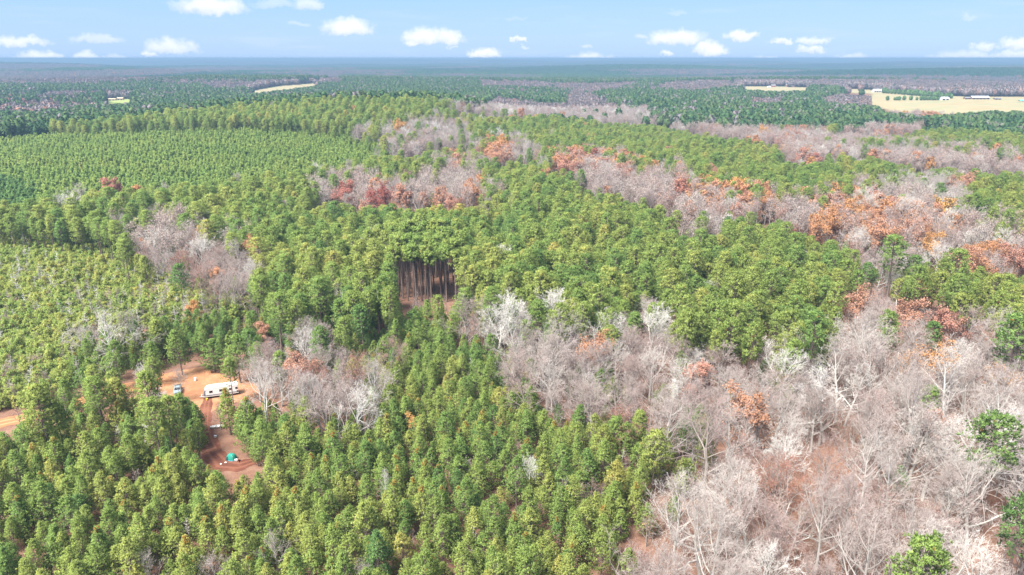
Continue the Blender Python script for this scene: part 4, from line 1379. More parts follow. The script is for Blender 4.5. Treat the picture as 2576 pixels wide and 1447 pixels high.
def add_tree(kind, row, label, group):
    V = KIND[kind][int(row[6])]
    name, cat, words, _ = NAMES[kind]
    root = bpy.data.objects.new(name, None)
    COL.objects.link(root)
    root.location = row[0:3]
    root.rotation_euler = (0, 0, row[3])
    root.scale = (row[4], row[4], row[5])
    root.empty_display_size = .5
    tag(root, label, cat, group)
    objs = []
    for pn, me in V.parts:
        o = bpy.data.objects.new(pn, me)
        COL.objects.link(o)
        o.parent = root
        o['tint'] = float(row[7])
        objs.append(o)
    if V.src is None: V.src = objs
    return root


def gn_scatter(name, label, kind, A, variants, sources):
    """ONE object: points that carry the trees nobody could count"""
    me = bpy.data.meshes.new(name)
    n = len(A)
    me.vertices.add(n)
    me.vertices.foreach_set('co', A[:, :3].astype(np.float32).ravel())
    def attr(nm, typ, dat, fld='value'):
        a = me.attributes.new(nm, typ, 'POINT')
        a.data.foreach_set(fld, dat)
    attr('tint', 'FLOAT', A[:, 7].astype(np.float32))
    attr('var', 'INT', A[:, 6].astype(np.int32))
    rot = np.zeros((n, 3), np.float32); rot[:, 2] = A[:, 3]
    attr('rot', 'FLOAT_VECTOR', rot.ravel(), 'vector')
    scl = np.stack([A[:, 4], A[:, 4], A[:, 5]], 1).astype(np.float32)
    attr('scl', 'FLOAT_VECTOR', scl.ravel(), 'vector')
    me.update()
    o = link(name, me)
    tag(o, label, None, None, 'stuff')
    ng = bpy.data.node_groups.new(name, 'GeometryNodeTree')
    ng.interface.new_socket('Geometry', in_out='INPUT', socket_type='NodeSocketGeometry')
    ng.interface.new_socket('Geometry', in_out='OUTPUT', socket_type='NodeSocketGeometry')
    N = ng.nodes; Lk = ng.links
    gi = N.new('NodeGroupInput'); go = N.new('NodeGroupOutput')
    fin = N.new('GeometryNodeJoinGeometry')

    def named(nm, typ):
        q = N.new('GeometryNodeInputNamedAttribute'); q.data_type = typ; q.inputs[0].default_value = nm
        return q.outputs[0]
    var, rt, sc = named('var', 'INT'), named('rot', 'FLOAT_VECTOR'), named('scl', 'FLOAT_VECTOR')
    for vi, src in enumerate(sources):
        j = N.new('GeometryNodeJoinGeometry')
        for s in src:
            oi = N.new('GeometryNodeObjectInfo')
            oi.transform_space = 'ORIGINAL'
            oi.inputs['Object'].default_value = s
            Lk.new(oi.outputs['Geometry'], j.inputs[0])
        cmp_ = N.new('FunctionNodeCompare'); cmp_.data_type = 'INT'; cmp_.operation = 'EQUAL'
        Lk.new(var, cmp_.inputs[2]); cmp_.inputs[3].default_value = vi
        ip = N.new('GeometryNodeInstanceOnPoints')
        Lk.new(gi.outputs[0], ip.inputs['Points'])
        Lk.new(cmp_.outputs[0], ip.inputs['Selection'])
        Lk.new(j.outputs[0], ip.inputs['Instance'])
        Lk.new(rt, ip.inputs['Rotation']); Lk.new(sc, ip.inputs['Scale'])
        Lk.new(ip.outputs[0], fin.inputs[0])
    Lk.new(fin.outputs[0], go.inputs[0])
    md = o.modifiers.new('scatter', 'NODES'); md.node_group = ng
    return o


count = {}
for kind in ('yp', 'mp', 'mt', 'sc', 'pl', 'bh', 'bw', 'hp', 'or', 'sn', 'sh', 'bm', 'hm', 'om', 'fp', 'fb', 'fo'):
    A = ALL.get(kind, np.zeros((0, 9)))
    name, cat, words, group = NAMES[kind]
    for sp in [s for s in SPEC if s[0] == kind]:
        row = (sp[1], sp[2], sp[3] - .15, sp[4], sp[5], sp[6], sp[7], sp[8], 1)
        add_tree(kind, row, sp[9], group)
    nsp = sum(1 for s in SPEC if s[0] == kind)
    if not len(A): continue
    u, v, f = proj(A[:, 0], A[:, 1], A[:, 2] + KIND[kind][0].cz * A[:, 5])
    inside = (u > -10) & (u < 2586) & (v > 100) & (v < 1470)
    big = A[:, 4] / f * inside
    quota = {'yp': 300, 'mp': 300, 'sc': 300, 'pl': 300, 'bh': 260, 'hp': 290, 'or': 260, 'sn': 290, 'sh': 300, 'mt': 110, 'bm': 0, 'hm': 0, 'om': 0}.get(kind, 0)
    quota = max(quota - nsp, 0)
    if kind == 'mp': quota -= 114
    order = np.argsort(-big)
    ind = [i for i in order[:quota] if inside[i]]
    # each form has at least one tree of its own in view
    have = set(int(A[i, 6]) for i in ind) | set(vi for vi, V in enumerate(KIND[kind]) if V.src is not None)
    for vi in range(len(KIND[kind])):
        if vi not in have:
            c = [i for i in order if int(A[i, 6]) == vi and i not in ind]
            if c: ind.append(c[0])
    if kind == 'fp': ind += [i for i in order[:60] if i not in ind]
    groups = {}
    for i in ind:
        if A[i, 8] == 2:
            key = ('gap',)
        else:
            d = np.hypot(MK[:, 0] - u[i], (MK[:, 1] - v[i]) * 1.6)
            m = int(d.argmin())
            dx, dy = u[i] - MK[m, 0], (v[i] - MK[m, 1]) * 1.3
            where = ('right of' if dx > 0 else 'left of') if abs(dx) > abs(dy) else ('below' if dy > 0 else 'above')
            key = (hue_word(kind, A[i, 7]), where, MARKS[m][0])
        groups.setdefault(key, []).append((float(np.hypot(*(MK[m] - (u[i], v[i])))) if key[0] != 'gap' else float(u[i]), i))
    for key, L in groups.items():
        L.sort()
        for r, (_, i) in enumerate(L):
            if key[0] == 'gap':
                w_ = ordinal(r + 1)
                lab = 'tall pine with long bare trunk at the dark gap, %s from its left' % w_
            else:
                hue, where, mk = key
                lab = '%s %s %s %s %s' % ('nearest' if r == 0 else ordinal(r + 1) + ' nearest', hue, words, where, mk)
            add_tree(kind, A[i], lab, group)
    rest = np.ones(len(A), bool); rest[ind] = False
    B = A[rest]
    count[kind] = (len(ind) + nsp, len(B))
    if len(B):
        nm, lb = STUFF[kind]
        gn_scatter(nm, lb, kind, B, KIND[kind], [V.src if V.src else KIND[kind][0].src for V in KIND[kind]])
print('TREES', count)

# ------------------------------------------------------------------ woods beyond, patch by patch
def wood_patch(seed, size, n, h, rad):
    q = np.random.RandomState(seed)
    VV, FF, LL = [], [], []
    b = 0
    m = int(math.ceil(math.sqrt(n)))
    for i in range(m):
        for j in range(m):
            V, Fc = ICO1
            x = ((i + q.uniform(.1, .9)) / m - .5) * size; y = ((j + q.uniform(.1, .9)) / m - .5) * size
            r = rad * q.uniform(.8, 1.25); hh = h * q.uniform(.8, 1.15)
            P = V * (1 + q.normal(0, .13, len(V)))[:, None] * np.array([r, r, hh * .42]) + np.array([x, y, hh * .6])
            VV.append(P); FF.append(Fc + b); b += len(P)
            LL.append(np.clip(q.normal(q.uniform(.3, .7), .1, len(Fc)), 0, 1))
    return np.concatenate(VV), np.concatenate(FF), np.concatenate(LL)


def distant(name, label, s, r0, r1, size, n, h, rad, seed):
    q = np.random.RandomState(seed)
    x, y = jgrid(s, r0, r1, q, 40)
    c = cover(x, y, 8, q, 4)
    z = terrain(x, y)
    r = np.hypot(x, y)
    hw = wnoise(x * .6, y * 1.5, 1500, 31) + .6 * wnoise(x * .6, y * 2, 800, 32) + .3 * wnoise(x, y, 200, 33)
    ishw = (hw > (.60 if r1 < 7000 else .95)) | (np.isin(c, [CI['HW'], CI['HP']]) & (r < 6000))
    t = np.where(ishw, q.normal(.645, .05, len(x)), np.clip(q.normal(.18, .06, len(x)) + .17 * wnoise(x * .6, y * 1.4, 1600, 39), 0, .46))
    t = np.where(ishw & (q.rand(len(x)) < .06), .97, t)
    # farms: open ground here and there
    fld = wnoise(x, y * 2.2, 1300, 51) + .5 * wnoise(x, y * 2, 600, 52)
    keep = ~np.isin(c, [CI['FD'], CI['GF']]) & ~((fld > 1.75) & (r > 3300))
    A = np.stack([x, y, z - 1, q.randint(0, 4, len(x)) * PI / 2, np.full(len(x), 1.08), q.uniform(.85, 1.15, len(x)), q.randint(0, 2, len(x)), np.clip(t, 0, 1), np.zeros(len(x))], 1)[keep]
    src = []
    for k in range(2):
        V, Fc, lv = wood_patch(seed * 10 + k, size, n, h, rad)
        i = int(np.argmin(np.abs(A[:, 6] - k) * 1e6 + np.abs(A[:, 0]) + A[:, 1]))
        o = link('distant_wood', mesh_from('distant_wood', V, Fc, [DISTCAN], fattr=lv), None, A[i, :3])
        o['tint'] = float(A[i, 7])
        tag(o, label + ', a nearer clump', None, None, 'stuff')
        src.append([o])
        A = np.delete(A, i, 0)
    gn_scatter(name, label, None, A, None, src)
    return len(A)


n1 = distant('distant_wood', 'far dark pine and grey hardwood country', 24, 2700, 6500, 25, 16, 20, 4.6, 3)
n2 = distant('distant_wood', 'bluish woods near the horizon', 62, 6500, 16000, 64, 30, 22, 9, 4)
n3 = distant('distant_wood', 'faint blue woods at the horizon', 190, 16000, 45000, 200, 36, 26, 24, 5)
print('PATCHES', n1, n2, n3)

# ------------------------------------------------------------------ things in the clearing
M_WHITE = simple('white_panel', (.62, .62, .62), .35, 0, 1.5, .06, .5)
M_ROOFW = simple('white_membrane', (.66, .66, .67), .6, 0, 2, .10)
M_SLATE = simple('slate_panel', (.15, .16, .19), .35, 0, 2, .10)
M_DARKGLASS = simple('dark_glass', (.012, .014, .018), .08, 0, 2, .1, .8)
M_RUBBER = simple('rubber', (.02, .02, .02), .8, 0, 5, .2)
M_STEEL = simple('steel', (.30, .30, .31), .4, .8, 5, .2)
M_BLACK = simple('black_frame', (.02, .02, .022), .5, 0, 5, .2)
M_PALEBLUE = simple('pale_blue_paint', (.19, .235, .25), .35, 0, 1, .12, .5)
M_YELLOW = simple('yellow_plastic', (.72, .50, .02), .4, 0, 3, .08)
M_TENT = simple('green_tent_fabric', (.01, .20, .145), .75, 0, 1.5, .18)
M_TENTD = simple('dark_tent_mesh', (.012, .03, .035), .9, 0, 4, .2)
M_TENTB = simple('blue_tent_hem', (.10, .28, .46), .7, 0, 4, .1)
M_PLASTIC = simple('white_plastic', (.66, .66, .64), .5, 0, 5, .08)
M_TIN = simple('galvanized_roof', (.46, .47, .49), .45, .3, .3, .12)
M_RUST = simple('weathered_board', (.22, .12, .085), .9, 0, .5, .3)
M_TAN = simple('tan_wall', (.42, .33, .22), .8, 0, .4, .12)
M_REDW = simple('red_wall', (.34, .075, .045), .8, 0, .4, .15)
M_GREENR = simple('green_roof', (.10, .42, .33), .45, 0, .4, .08)
M_GREYR = simple('grey_roof', (.16, .16, .17), .8, 0, .4, .15)
M_REDPAINT = simple('red_mast_paint', (.45, .04, .03), .5, 0, .1, .1)


def root_at(name, px, py, yaw, label, cat, group=None, sc=1.0):
    X, Y, Z = at(px, py)
    e = bpy.data.objects.new(name, None)
    COL.objects.link(e)
    e.location = (X, Y, Z + .02); e.rotation_euler = (0, 0, yaw)
    e.scale = (sc, sc, sc)
    return tag(e, label, cat, group)


def trailer():
    t = root_at('travel_trailer', 558, 995, R(20), 'long white travel trailer with curved front and dark windows, parked in the dirt clearing', 'travel trailer')
    L, Wd, z0, z1 = 4.5, 1.22, .62, 3.15
    prof = [(L, z0), (L, z1 - .12), (L - .15, z1), (-L + 1.9, z1), (-L + 1.0, z1 - .12), (-L + .42, z1 - .5), (-L + .12, z1 - 1.05), (-L, z1 - 1.6), (-L + .05, z0 + .25), (-L + .3, z0)]
    b = MB(); b.prism(prof[::-1], -Wd, Wd); b.build('body', M_WHITE, t, bevel=.05)
    r = MB()
    for (xa, za), (xb, zb) in zip(prof[1:5], prof[2:6]):
        r.add([(xa, -Wd - .03, za + .02), (xa, Wd + .03, za + .02), (xb, Wd + .03, zb + .03), (xb, -Wd - .03, zb + .03)], [(0, 1, 2, 3)])
    rf = r.build('roof', M_ROOFW, t)
    so = rf.modifiers.new('solid', 'SOLIDIFY'); so.thickness = .05
    a = MB(); a.box((-.3, 0, z1 + .17), (.95, .65, .26), taper=.8); a.build('air_conditioner', M_PLASTIC, rf, bevel=.03)
    for x in (-2.0, 1.6, 3.3):
        v = MB(); v.box((x, .25, z1 + .09), (.42, .42, .12), taper=.9); v.build('roof_vent', M_PLASTIC, rf, bevel=.02)
    c = MB()
    pr = [(-L - .02, z0 + .3), (-L - .02, z1 - 1.6), (-L + .10, z1 - 1.05), (-L + .38, z1 - .5), (-L + .62, z1 - .5), (-L + .45, z1 - 1.2), (-L + .5, z0 + .3)]
    c.prism(pr[::-1], -Wd - .012, Wd + .012); c.build('front_cap', M_SLATE, t)
    w = MB(); w.add([(-L - .03, -.7, z1 - 1.72), (-L + .09, -.7, z1 - 1.12), (-L + .09, .7, z1 - 1.12), (-L - .03, .7, z1 - 1.72)], [(0, 1, 2, 3)])
    w.build('front_window', M_DARKGLASS, t)
    for x, ww, zz, hh in ((-2.6, .8, 2.05, .55), (.2, 1.2, 2.1, .6), (2.5, .7, 2.1, .5), (4.05, .55, 2.2, .55)):
        for sd in (-1, 1):
            q = MB(); q.box((x, sd * (Wd + .012), zz), (ww, .03, hh)); wn = q.build('window', M_DARKGLASS, t)
            q = MB()
            for dx, dz, sx, sz_ in ((0, hh / 2, ww + .1, .05), (0, -hh / 2, ww + .1, .05), (ww / 2, 0, .05, hh), (-ww / 2, 0, .05, hh)):
                q.box((x + dx, sd * (Wd + .02), zz + dz), (sx, .04, sz_))
            q.build('window_frame', M_BLACK, wn)
    q = MB(); q.box((L + .01, 0, 2.1), (.03, 1.1, .7)); q.build('rear_window', M_DARKGLASS, t)
    d = MB(); d.box((1.35, -Wd - .015, 1.68), (.68, .035, 1.85)); dr = d.build('door', M_PLASTIC, t, bevel=.01)
    h = MB(); h.box((1.12, -Wd - .06, 1.6), (.08, .05, .16)); h.build('handle', M_BLACK, dr)
    s = MB(); s.box((0, -Wd - .014, 1.05), (2 * L - .9, .02, .28)); s.build('side_stripe', M_SLATE, t)
    bb = MB(); bb.box((L - .25, -Wd - .014, 1.2), (.42, .03, .5)); bb.build('hatch', M_BLACK, t)
    for x in (.1, .95):
        for sd in (-1, 1):
            k = MB(); k.tube((x, sd * 1.0, .36), (x, sd * 1.2, .36), .36, .36, 20); tw = k.build('wheel', M_RUBBER, t)
            k = MB(); k.tube((x, sd * 1.19, .36), (x, sd * 1.22, .36), .2, .2, 16); k.build('rim', M_STEEL, tw)
    f = MB(); f.box((0, 0, .55), (2 * L - .4, 2.0, .16)); f.build('chassis', M_BLACK, t)
    f = MB(); f.tube((-L + .2, -.8, .55), (-L - 1.25, 0, .52), .05, .05, 6); f.tube((-L + .2, .8, .55), (-L - 1.25, 0, .52), .05, .05, 6)
    f.tube((-L - 1.2, 0, .1), (-L - 1.2, 0, 1.1), .05, .04, 8); hb = f.build('hitch', M_STEEL, t)
    for y in (-.22, .22):
        k = MB(); k.tube((-L - .55, y, .58), (-L - .55, y, 1.02), .17, .17, 14); k.tube((-L - .55, y, 1.02), (-L - .55, y, 1.14), .17, .08, 14)
        k.build('gas_bottle', M_PLASTIC, t)


def pickup():
    t = root_at('pickup_truck', 448, 986, R(20), 'pale blue pickup truck parked in the clearing left of the trailer', 'pickup truck')
    # length along y, nose toward -y
    prof = [(-2.6, .45), (-2.65, .95), (-1.35, 1.12), (-.75, 1.72), (.55, 1.76), (.75, 1.15), (2.6, 1.12), (2.6, .5)]
    b = MB()
    V = [(-.92, y, z) for y, z in prof] + [(.92, y, z) for y, z in prof]
    n = len(prof)
    b.add([(-.95, y, z) if z < 1.2 else (-.75, y, z) for y, z in prof] + [(.95, y, z) if z < 1.2 else (.75, y, z) for y, z in prof],
          [(i, (i + 1) % n, n + (i + 1) % n, n + i) for i in range(n)] + [tuple(range(n - 1, -1, -1)), tuple(range(n, 2 * n))])
    b.build('body', M_PALEBLUE, t, bevel=.04)
    w = MB(); w.add([(-.78, -1.33, 1.17), (.78, -1.33, 1.17), (.66, -.82, 1.68), (-.66, -.82, 1.68)], [(0, 1, 2, 3)]); w.build('windscreen', M_DARKGLASS, t)
    w = MB(); w.add([(-.66, .60, 1.66), (.66, .60, 1.66), (.78, .78, 1.2), (-.78, .78, 1.2)], [(0, 1, 2, 3)]); w.build('rear_window', M_DARKGLASS, t)
    for sd in (-1, 1):
        w = MB(); w.add([(sd * .935, -1.05, 1.2), (sd * .935, .6, 1.2), (sd * .79, .45, 1.66), (sd * .79, -.7, 1.66)], [(0, 1, 2, 3)]); w.build('side_window', M_DARKGLASS, t)
        k = MB(); k.box((sd * .62, -2.64, .8), (.34, .06, .16)); k.build('headlight', M_PLASTIC, t)
        for y in (-1.7, 1.6):
            k = MB(); k.tube((sd * .76, y, .36), (sd * .97, y, .36), .36, .36, 18); tw = k.build('wheel', M_RUBBER, t)
            k = MB(); k.tube((sd * .96, y, .36), (sd * .985, y, .36), .2, .2, 14); k.build('rim', M_STEEL, tw)
    k = MB(); k.box((0, 1.65, 1.128), (1.6, 1.7, .03)); k.build('truck_bed', M_BLACK, t)
    k = MB(); k.box((0, -2.68, .55), (1.8, .12, .2)); k.build('bumper', M_STEEL, t)
    t2 = root_at('brush_pile', 447, 971, 0.3, 'dark heap of branches and scrap behind the pale pickup', 'brush pile')
    q = MB(); rr = random.Random(3)
    for _ in range(60):
        p = Vector((rr.uniform(-1.2, 1.2), rr.uniform(-.6, .6), rr.uniform(.02, .5)))
        d = Vector((rr.gauss(0, .7), rr.gauss(0, .5), rr.gauss(.1, .2)))
        q.tube(p, p + d, .03, .015, 4)
    q.build('branches', GREY_BARK, t2)


def tent():
    t = root_at('tent', 583, 1155, R(-18), 'green camping tent with dark door and blue hem under the pines', 'tent')
    n, m = 18, 9
    V, Fc = [], []
    for j in range(m + 1):
        v = j / m
        for i in range(n):
            a = 2 * PI * i / n
            ca, sa = math.cos(a), math.sin(a)
            sq = 1 / max(abs(ca), abs(sa)) ** .55
            r = math.cos(v * PI / 2) ** .72
            V.append((1.30 * ca * sq * r * .9, 1.05 * sa * sq * r * .9, 1.45 * math.sin(v * PI / 2) ** 1.1 - .05 * math.sin(4 * a) ** 2 * r * (1 - v)))
    for j in range(m):
        for i in range(n):
            Fc.append((j * n + i, j * n + (i + 1) % n, (j + 1) * n + (i + 1) % n, (j + 1) * n + i))
    me = mesh_from('fabric', V, Fc, [M_TENT])
    link('canopy', me, t)
    d = MB()
    pts = [(-.98, -.92, .05), (-.30, -1.02, .05), (-.32, -.70, .95), (-.75, -.62, .75)]
    d.add([(x - .04, y - .05, z) for x, y, z in pts], [(0, 1, 2, 3)]); dd = d.build('door', M_TENTD, t)
    s = dd.modifiers.new('s', 'SOLIDIFY'); s.thickness = .02
    h = MB()
    for i in range(n):
        a, b_ = V[i], V[(i + 1) % n]
        h.tube((a[0] * 1.02, a[1] * 1.02, .05), (b_[0] * 1.02, b_[1] * 1.02, .05), .05, .05, 6)
    h.build('hem', M_TENTB, t)
    p = MB()
    for k in range(4):
        a0 = PI / 4 + k * PI / 2
        prev = None
        for j in range(9):
            v = j / 8
            r = math.cos(v * PI / 2) ** .72
            q = (1.30 * math.cos(a0) * 1.21 * r * .93, 1.05 * math.sin(a0) * 1.21 * r * .93, 1.47 * math.sin(v * PI / 2) ** 1.1 + .01)
            if prev: p.tube(prev, q, .012, .012, 5)
            prev = q
    p.build('tent_poles', M_STEEL, t)


def small(name, px, py, label, cat, builder, yaw=0.0):
    t = root_at(name, px, py, yaw, label, cat)
    builder(t)


def bucket(mat_):
    def f(t):
        b = MB(); b.tube((0, 0, .02), (0, 0, .5), .20, .26, 16); b.tube((0, 0, .5), (0, 0, .53), .275, .275, 16); b.build('bucket_body', mat_, t)
        h = MB()
        for k in range(8):
            a, c = PI * k / 8, PI * (k + 1) / 8
            h.tube((.27 * math.cos(a), .0, .5 + .22 * math.sin(a)), (.27 * math.cos(c), 0, .5 + .22 * math.sin(c)), .01, .01, 5)
        h.build('handle', M_STEEL, t)
    return f


def tank(t):
    b = MB(); b.tube((0, 0, .05), (0, 0, .95), .34, .34, 18); b.tube((0, 0, .95), (0, 0, 1.12), .34, .14, 18); b.build('drum', M_PLASTIC, t)
    b = MB(); b.tube((0, 0, 1.12), (0, 0, 1.18), .10, .10, 12); b.build('cap', M_BLACK, t)


def cooler(t):
    b = MB(); b.box((0, 0, .2), (.62, .38, .38), taper=1.06); b.build('box', M_PLASTIC, t, bevel=.03)
    b = MB(); b.box((0, 0, .43), (.68, .43, .07)); b.build('lid', M_WHITE, t, bevel=.02)


def bag(t):
    rr = np.random.RandomState(int(abs(t.location.x) * 10))
    V, Fc = ICO2
    P = V * (1 + rr.normal(0, .10, len(V)))[:, None] * np.array([.28, .2, .16]) + np.array([0, 0, .13])
    link('sack', mesh_from('sack', P, Fc, [M_PLASTIC]), t)


def skiff(t):
    b = MB()
    V = []
    for x, w, z in ((-1.7, .25, .42), (-1.2, .5, .3), (0, .62, .28), (1.5, .58, .3)):
        V += [(x, -w, .5), (x, -w * .7, z - .25), (x, w * .7, z - .25), (x, w, .5)]
    Fc = []
    for i in range(3):
        for k in range(3):
            a = i * 4 + k
            Fc.append((a, a + 1, a + 5, a + 4))
    Fc += [(0, 3, 2, 1), (12, 13, 14, 15)]
    b.add(V, Fc); o = b.build('hull', M_PLASTIC, t)
    s = o.modifiers.new('s', 'SOLIDIFY'); s.thickness = .03
    b = MB(); b.box((-.3, 0, .4), (.25, 1.1, .04)); b.build('bench', M_STEEL, t)


trailer(); pickup(); tent()
small('drum', 492, 958, 'white upright drum alone on the orange dirt of the clearing', 'drum', tank)
small('bucket', 521, 1007, 'yellow bucket on the ground by the nose of the trailer', 'bucket', bucket(M_YELLOW))
small('rowboat', 547, 1076, 'small white rowboat by the dirt track, half under pines', 'boat', skiff, .2)
small('cooler', 594, 1160, 'white cooler box at the right corner of the green tent', 'cooler', cooler, .4)
small('sack', 568, 1165, 'white sack in front of the green tent', 'sack', bag)
small('sack', 556, 1169, 'white sack lying farthest left of the tent on red soil', 'sack', bag)
small('cooler', 542, 1100, 'white box at the right edge of the dirt track above the tent', 'cooler', cooler, -.3)
small('sack', 491, 1108, 'white sack left of the dirt track under the pines', 'sack', bag)


# ------------------------------------------------------------------ farms
def barn(name, px, py, Lx, Ly, hw, hr, yaw, wall, roof, label, cat, doors=2, open_front=False, chimney=False):
    t = root_at(name, px, py, yaw, label, cat)
    b = MB()
    prof = [(-Ly / 2, 0), (-Ly / 2, hw), (0, hw + hr), (Ly / 2, hw), (Ly / 2, 0)]
    V = [(-Lx / 2, y, z) for y, z in prof] + [(Lx / 2, y, z) for y, z in prof]
    n = 5
    b.add(V, [(i, (i + 1) % n, n + (i + 1) % n, n + i) for i in range(n)] + [tuple(range(n - 1, -1, -1)), tuple(range(n, 2 * n))])
    b.build('wall', wall, t)
    r = MB()
    e = .5
    for s in (-1, 1):
        y0, z0 = s * (Ly / 2 + e), hw - hr * e / (Ly / 2) + .12
        r.add([(-Lx / 2 - e, y0, z0), (Lx / 2 + e, y0, z0), (Lx / 2 + e, 0, hw + hr + .12), (-Lx / 2 - e, 0, hw + hr + .12)], [(0, 1, 2, 3) if s < 0 else (3, 2, 1, 0)])
    rf = r.build('roof', roof, t)
    s = rf.modifiers.new('s', 'SOLIDIFY'); s.thickness = .2
    if chimney:
        c = MB(); c.box((Lx * .2, Ly * .12, hw + hr * 1.05), (.9, .9, 1.6)); c.build('chimney', M_RUST, rf)
    for k in range(doors):
        x = -Lx / 2 + Lx * (k + .5) / doors
        d = MB(); ww, hh = (Lx / doors * .72, hw * .8) if open_front else (1.6, min(hw * .7, 2.2))
        d.box((x, -Ly / 2 - .03, hh / 2 + (.0 if open_front or k % 2 else .5)), (ww, .08, hh if open_front or k % 2 else hh * .6))
        d.build('door' if open_front or k % 2 else 'window', M_BLACK, t)


barn('barn', 2207, 232, 24, 12, 4, 3.5, R(5), M_WHITE, M_ROOFW, 'long white-roofed barn at the upper left corner of the pasture', 'barn', 4, True)
barn('barn', 2230, 233, 20, 9, 3, 1.8, R(8), M_RUST, M_ROOFW, 'low brown shed with white roof, right of the long white barn', 'barn', 3, True)
barn('barn', 2375, 252, 16, 10, 4, 2.4, R(6), M_WHITE, M_ROOFW, 'white metal barn standing in the middle of the pasture edge', 'barn', 2, True)
barn('barn', 2463, 250, 36, 14, 3.6, 3.6, R(-3), M_RUST, M_TIN, 'wide grey-roofed open barn at the back of the pasture', 'barn', 5, True)
barn('shed', 2432, 250, 12, 8, 3, 1.6, R(4), M_RUST, M_GREYR, 'dark grey shed left of the wide grey-roofed barn', 'shed', 2, True)
barn('shed', 2508, 251, 13, 8, 2.6, 1.4, 0, M_RUST, M_GREYR, 'low grey shed right of the wide grey-roofed barn', 'shed', 2, True)
barn('shed', 2574, 257, 16, 10, 3, 1.6, R(-6), M_TAN, M_GREENR, 'shed with mint green roof at the right edge of the pasture', 'shed', 2)
barn('farmhouse', 1983, 218, 16, 10, 4.5, 3.5, R(10), M_RUST, M_TIN, 'brown farmhouse with grey roof on the far right pasture', 'farmhouse', 4, False, True)
barn('farmhouse', 1945, 219, 12, 9, 4, 3, R(-6), M_REDW, M_GREYR, 'red-walled house on the left of the far pasture', 'farmhouse', 4, False, True)
barn('shed', 1934, 221, 9, 6, 3, 1.5, 0, M_WHITE, M_ROOFW, 'small white shed beside the red-walled house', 'shed', 2)
barn('shed', 1997, 220, 12, 6, 3, 1.5, 0, M_RUST, M_GREYR, 'dark shed right of the brown farmhouse', 'shed', 2)
barn('house', 96, 258, 14, 10, 3.5, 3, R(15), M_WHITE, M_ROOFW, 'white-gabled house beside reddish trees at the far left', 'house', 4, False, True)
barn('house', 166, 262, 16, 11, 6, 2.4, R(4), M_WHITE, M_ROOFW, 'big white two-storey house at the far left', 'house', 6, False, True)
barn('barn', 200, 256, 18, 9, 3, 1.8, R(-4), M_REDW, M_ROOFW, 'red shed with white roof right of the white two-storey house', 'barn', 3)
barn('house', 12, 275, 18, 10, 3.5, 2.5, R(12), M_TAN, M_ROOFW, 'pale house at the left picture edge', 'house', 4, False, True)
barn('house', 36, 271, 12, 9, 3.5, 2.5, R(-8), M_WHITE, M_GREYR, 'white house with grey roof near the left picture edge', 'house', 4, False, True)
barn('house', 50, 272, 11, 8, 3, 2.2, R(20), M_REDW, M_REDW, 'small red-roofed house near the left picture edge', 'house', 3)
barn('barn', 78, 275, 18, 10, 3.5, 2.5, R(5), M_TAN, M_TAN, 'yellowish barn near the left picture edge', 'barn', 3)
barn('barn', 280, 253, 22, 9, 3, 1.6, 0, M_TAN, M_TAN, 'long tan shed behind the green meadow', 'barn', 3, True)
barn('barn', 304, 252, 12, 9, 4, 2, R(5), M_TAN, M_TAN, 'short tan barn behind the green meadow', 'barn', 2, True)

CED = v_lump(301, 7.5, .05, 2.7, NEEDLE)
KIND['ce'] = [CED]; NAMES['ce'] = ('cedar_tree', 'cedar tree', 'dark cedar', 'cedars along the pasture fence')
cedr = np.random.RandomState(8)
row1 = [2232, 2250, 2256, 2262, 2274, 2291, 2306, 2317, 2326, 2333, 2339, 2347, 2354, 2360]
for i, cx in enumerate(row1):
    X, Y, Z = at(cx, 253 + cedr.uniform(-.3, .3))
    s = cedr.uniform(.8, 1.25)
    add_tree('ce', (X, Y, Z, cedr.uniform(0, 6), s, s, 0, .05 + .1 * cedr.rand(), 1),
             'dark cedar on the pasture fence line, %s from the left' % 'first second third fourth fifth sixth seventh eighth ninth tenth eleventh twelfth thirteenth fourteenth'.split()[i], 'cedars along the pasture fence')
ordl = ('first second third fourth fifth sixth seventh eighth ninth tenth eleventh twelfth thirteenth fourteenth fifteenth sixteenth seventeenth eighteenth nineteenth twentieth '
        'twenty-first twenty-second twenty-third twenty-fourth').split()
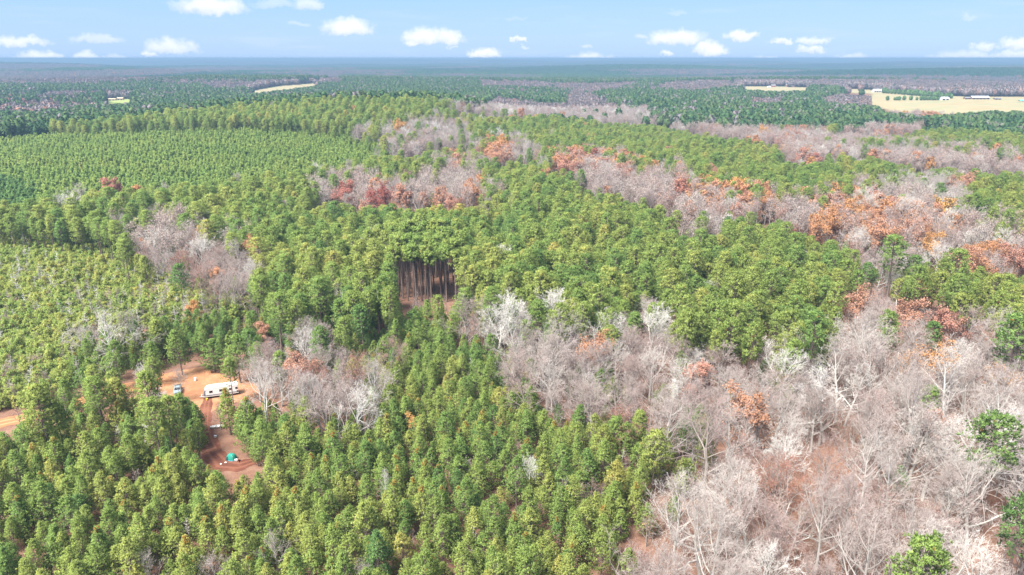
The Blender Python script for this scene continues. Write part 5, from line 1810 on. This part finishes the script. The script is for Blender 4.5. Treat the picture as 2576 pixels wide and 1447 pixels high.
for i in range(24):
    f = i / 23
    X, Y, Z = at(2222 + f * 172 + cedr.uniform(-2, 2), 235 + f * 13.5)
    s = cedr.uniform(1.0, 1.7)
    add_tree('ce', (X, Y, Z, cedr.uniform(0, 6), s, s * 1.1, 0, .05 + .1 * cedr.rand(), 1),
             'dark cedar in the slanting hedgerow behind the pasture, %s from its left' % ordl[i], 'cedars of the slanting hedgerow')


def mast():
    X, Y = 9000 * (1379 - 1288) / F, 9000.0
    z = float(terrain(X, Y))
    t = bpy.data.objects.new('radio_mast', None); COL.objects.link(t); t.location = (X, Y, z)
    tag(t, 'thin red and white lattice radio mast on the horizon', 'radio mast')
    H = 88 - z
    for k in range(7):
        b = MB()
        z0, z1 = H * k / 7, H * (k + 1) / 7
        w0, w1 = 2.6 - 2.0 * k / 7, 2.6 - 2.0 * (k + 1) / 7
        for i in range(3):
            a, c = 2 * PI * i / 3, 2 * PI * (i + 1) / 3
            p0 = (w0 * math.cos(a), w0 * math.sin(a), z0); p1 = (w1 * math.cos(a), w1 * math.sin(a), z1)
            q1 = (w1 * math.cos(c), w1 * math.sin(c), z1); q0 = (w0 * math.cos(c), w0 * math.sin(c), z0)
            b.tube(p0, p1, .25, .25, 4); b.tube(p0, q1, .12, .12, 4); b.tube(p0, q0, .12, .12, 4)
        b.build('mast_section', M_REDPAINT if k % 2 == 0 else M_PLASTIC, t)


mast()

# ------------------------------------------------------------------ the air
def haze():
    m = bpy.data.materials.new('humid_air'); m.use_nodes = True
    t = NT(m.node_tree)
    for n in list(t.n):
        if n.type != 'OUTPUT_MATERIAL': t.n.remove(n)
    v = t.node('ShaderNodeVolumePrincipled')
    v.inputs['Color'].default_value = (.20, .315, .45, 1)
    v.inputs['Density'].default_value = 1.9e-4
    v.inputs['Anisotropy'].default_value = 0.0
    t.l.new(v.outputs[0], t.n['Material Output'].inputs['Volume'])
    b = MB()
    b.box((0, 0, (-75 + 92.5) / 2), (110000, 110000, 167.5))
    o = b.build('haze', m)
    tag(o, None, None, None, 'stuff')


haze()
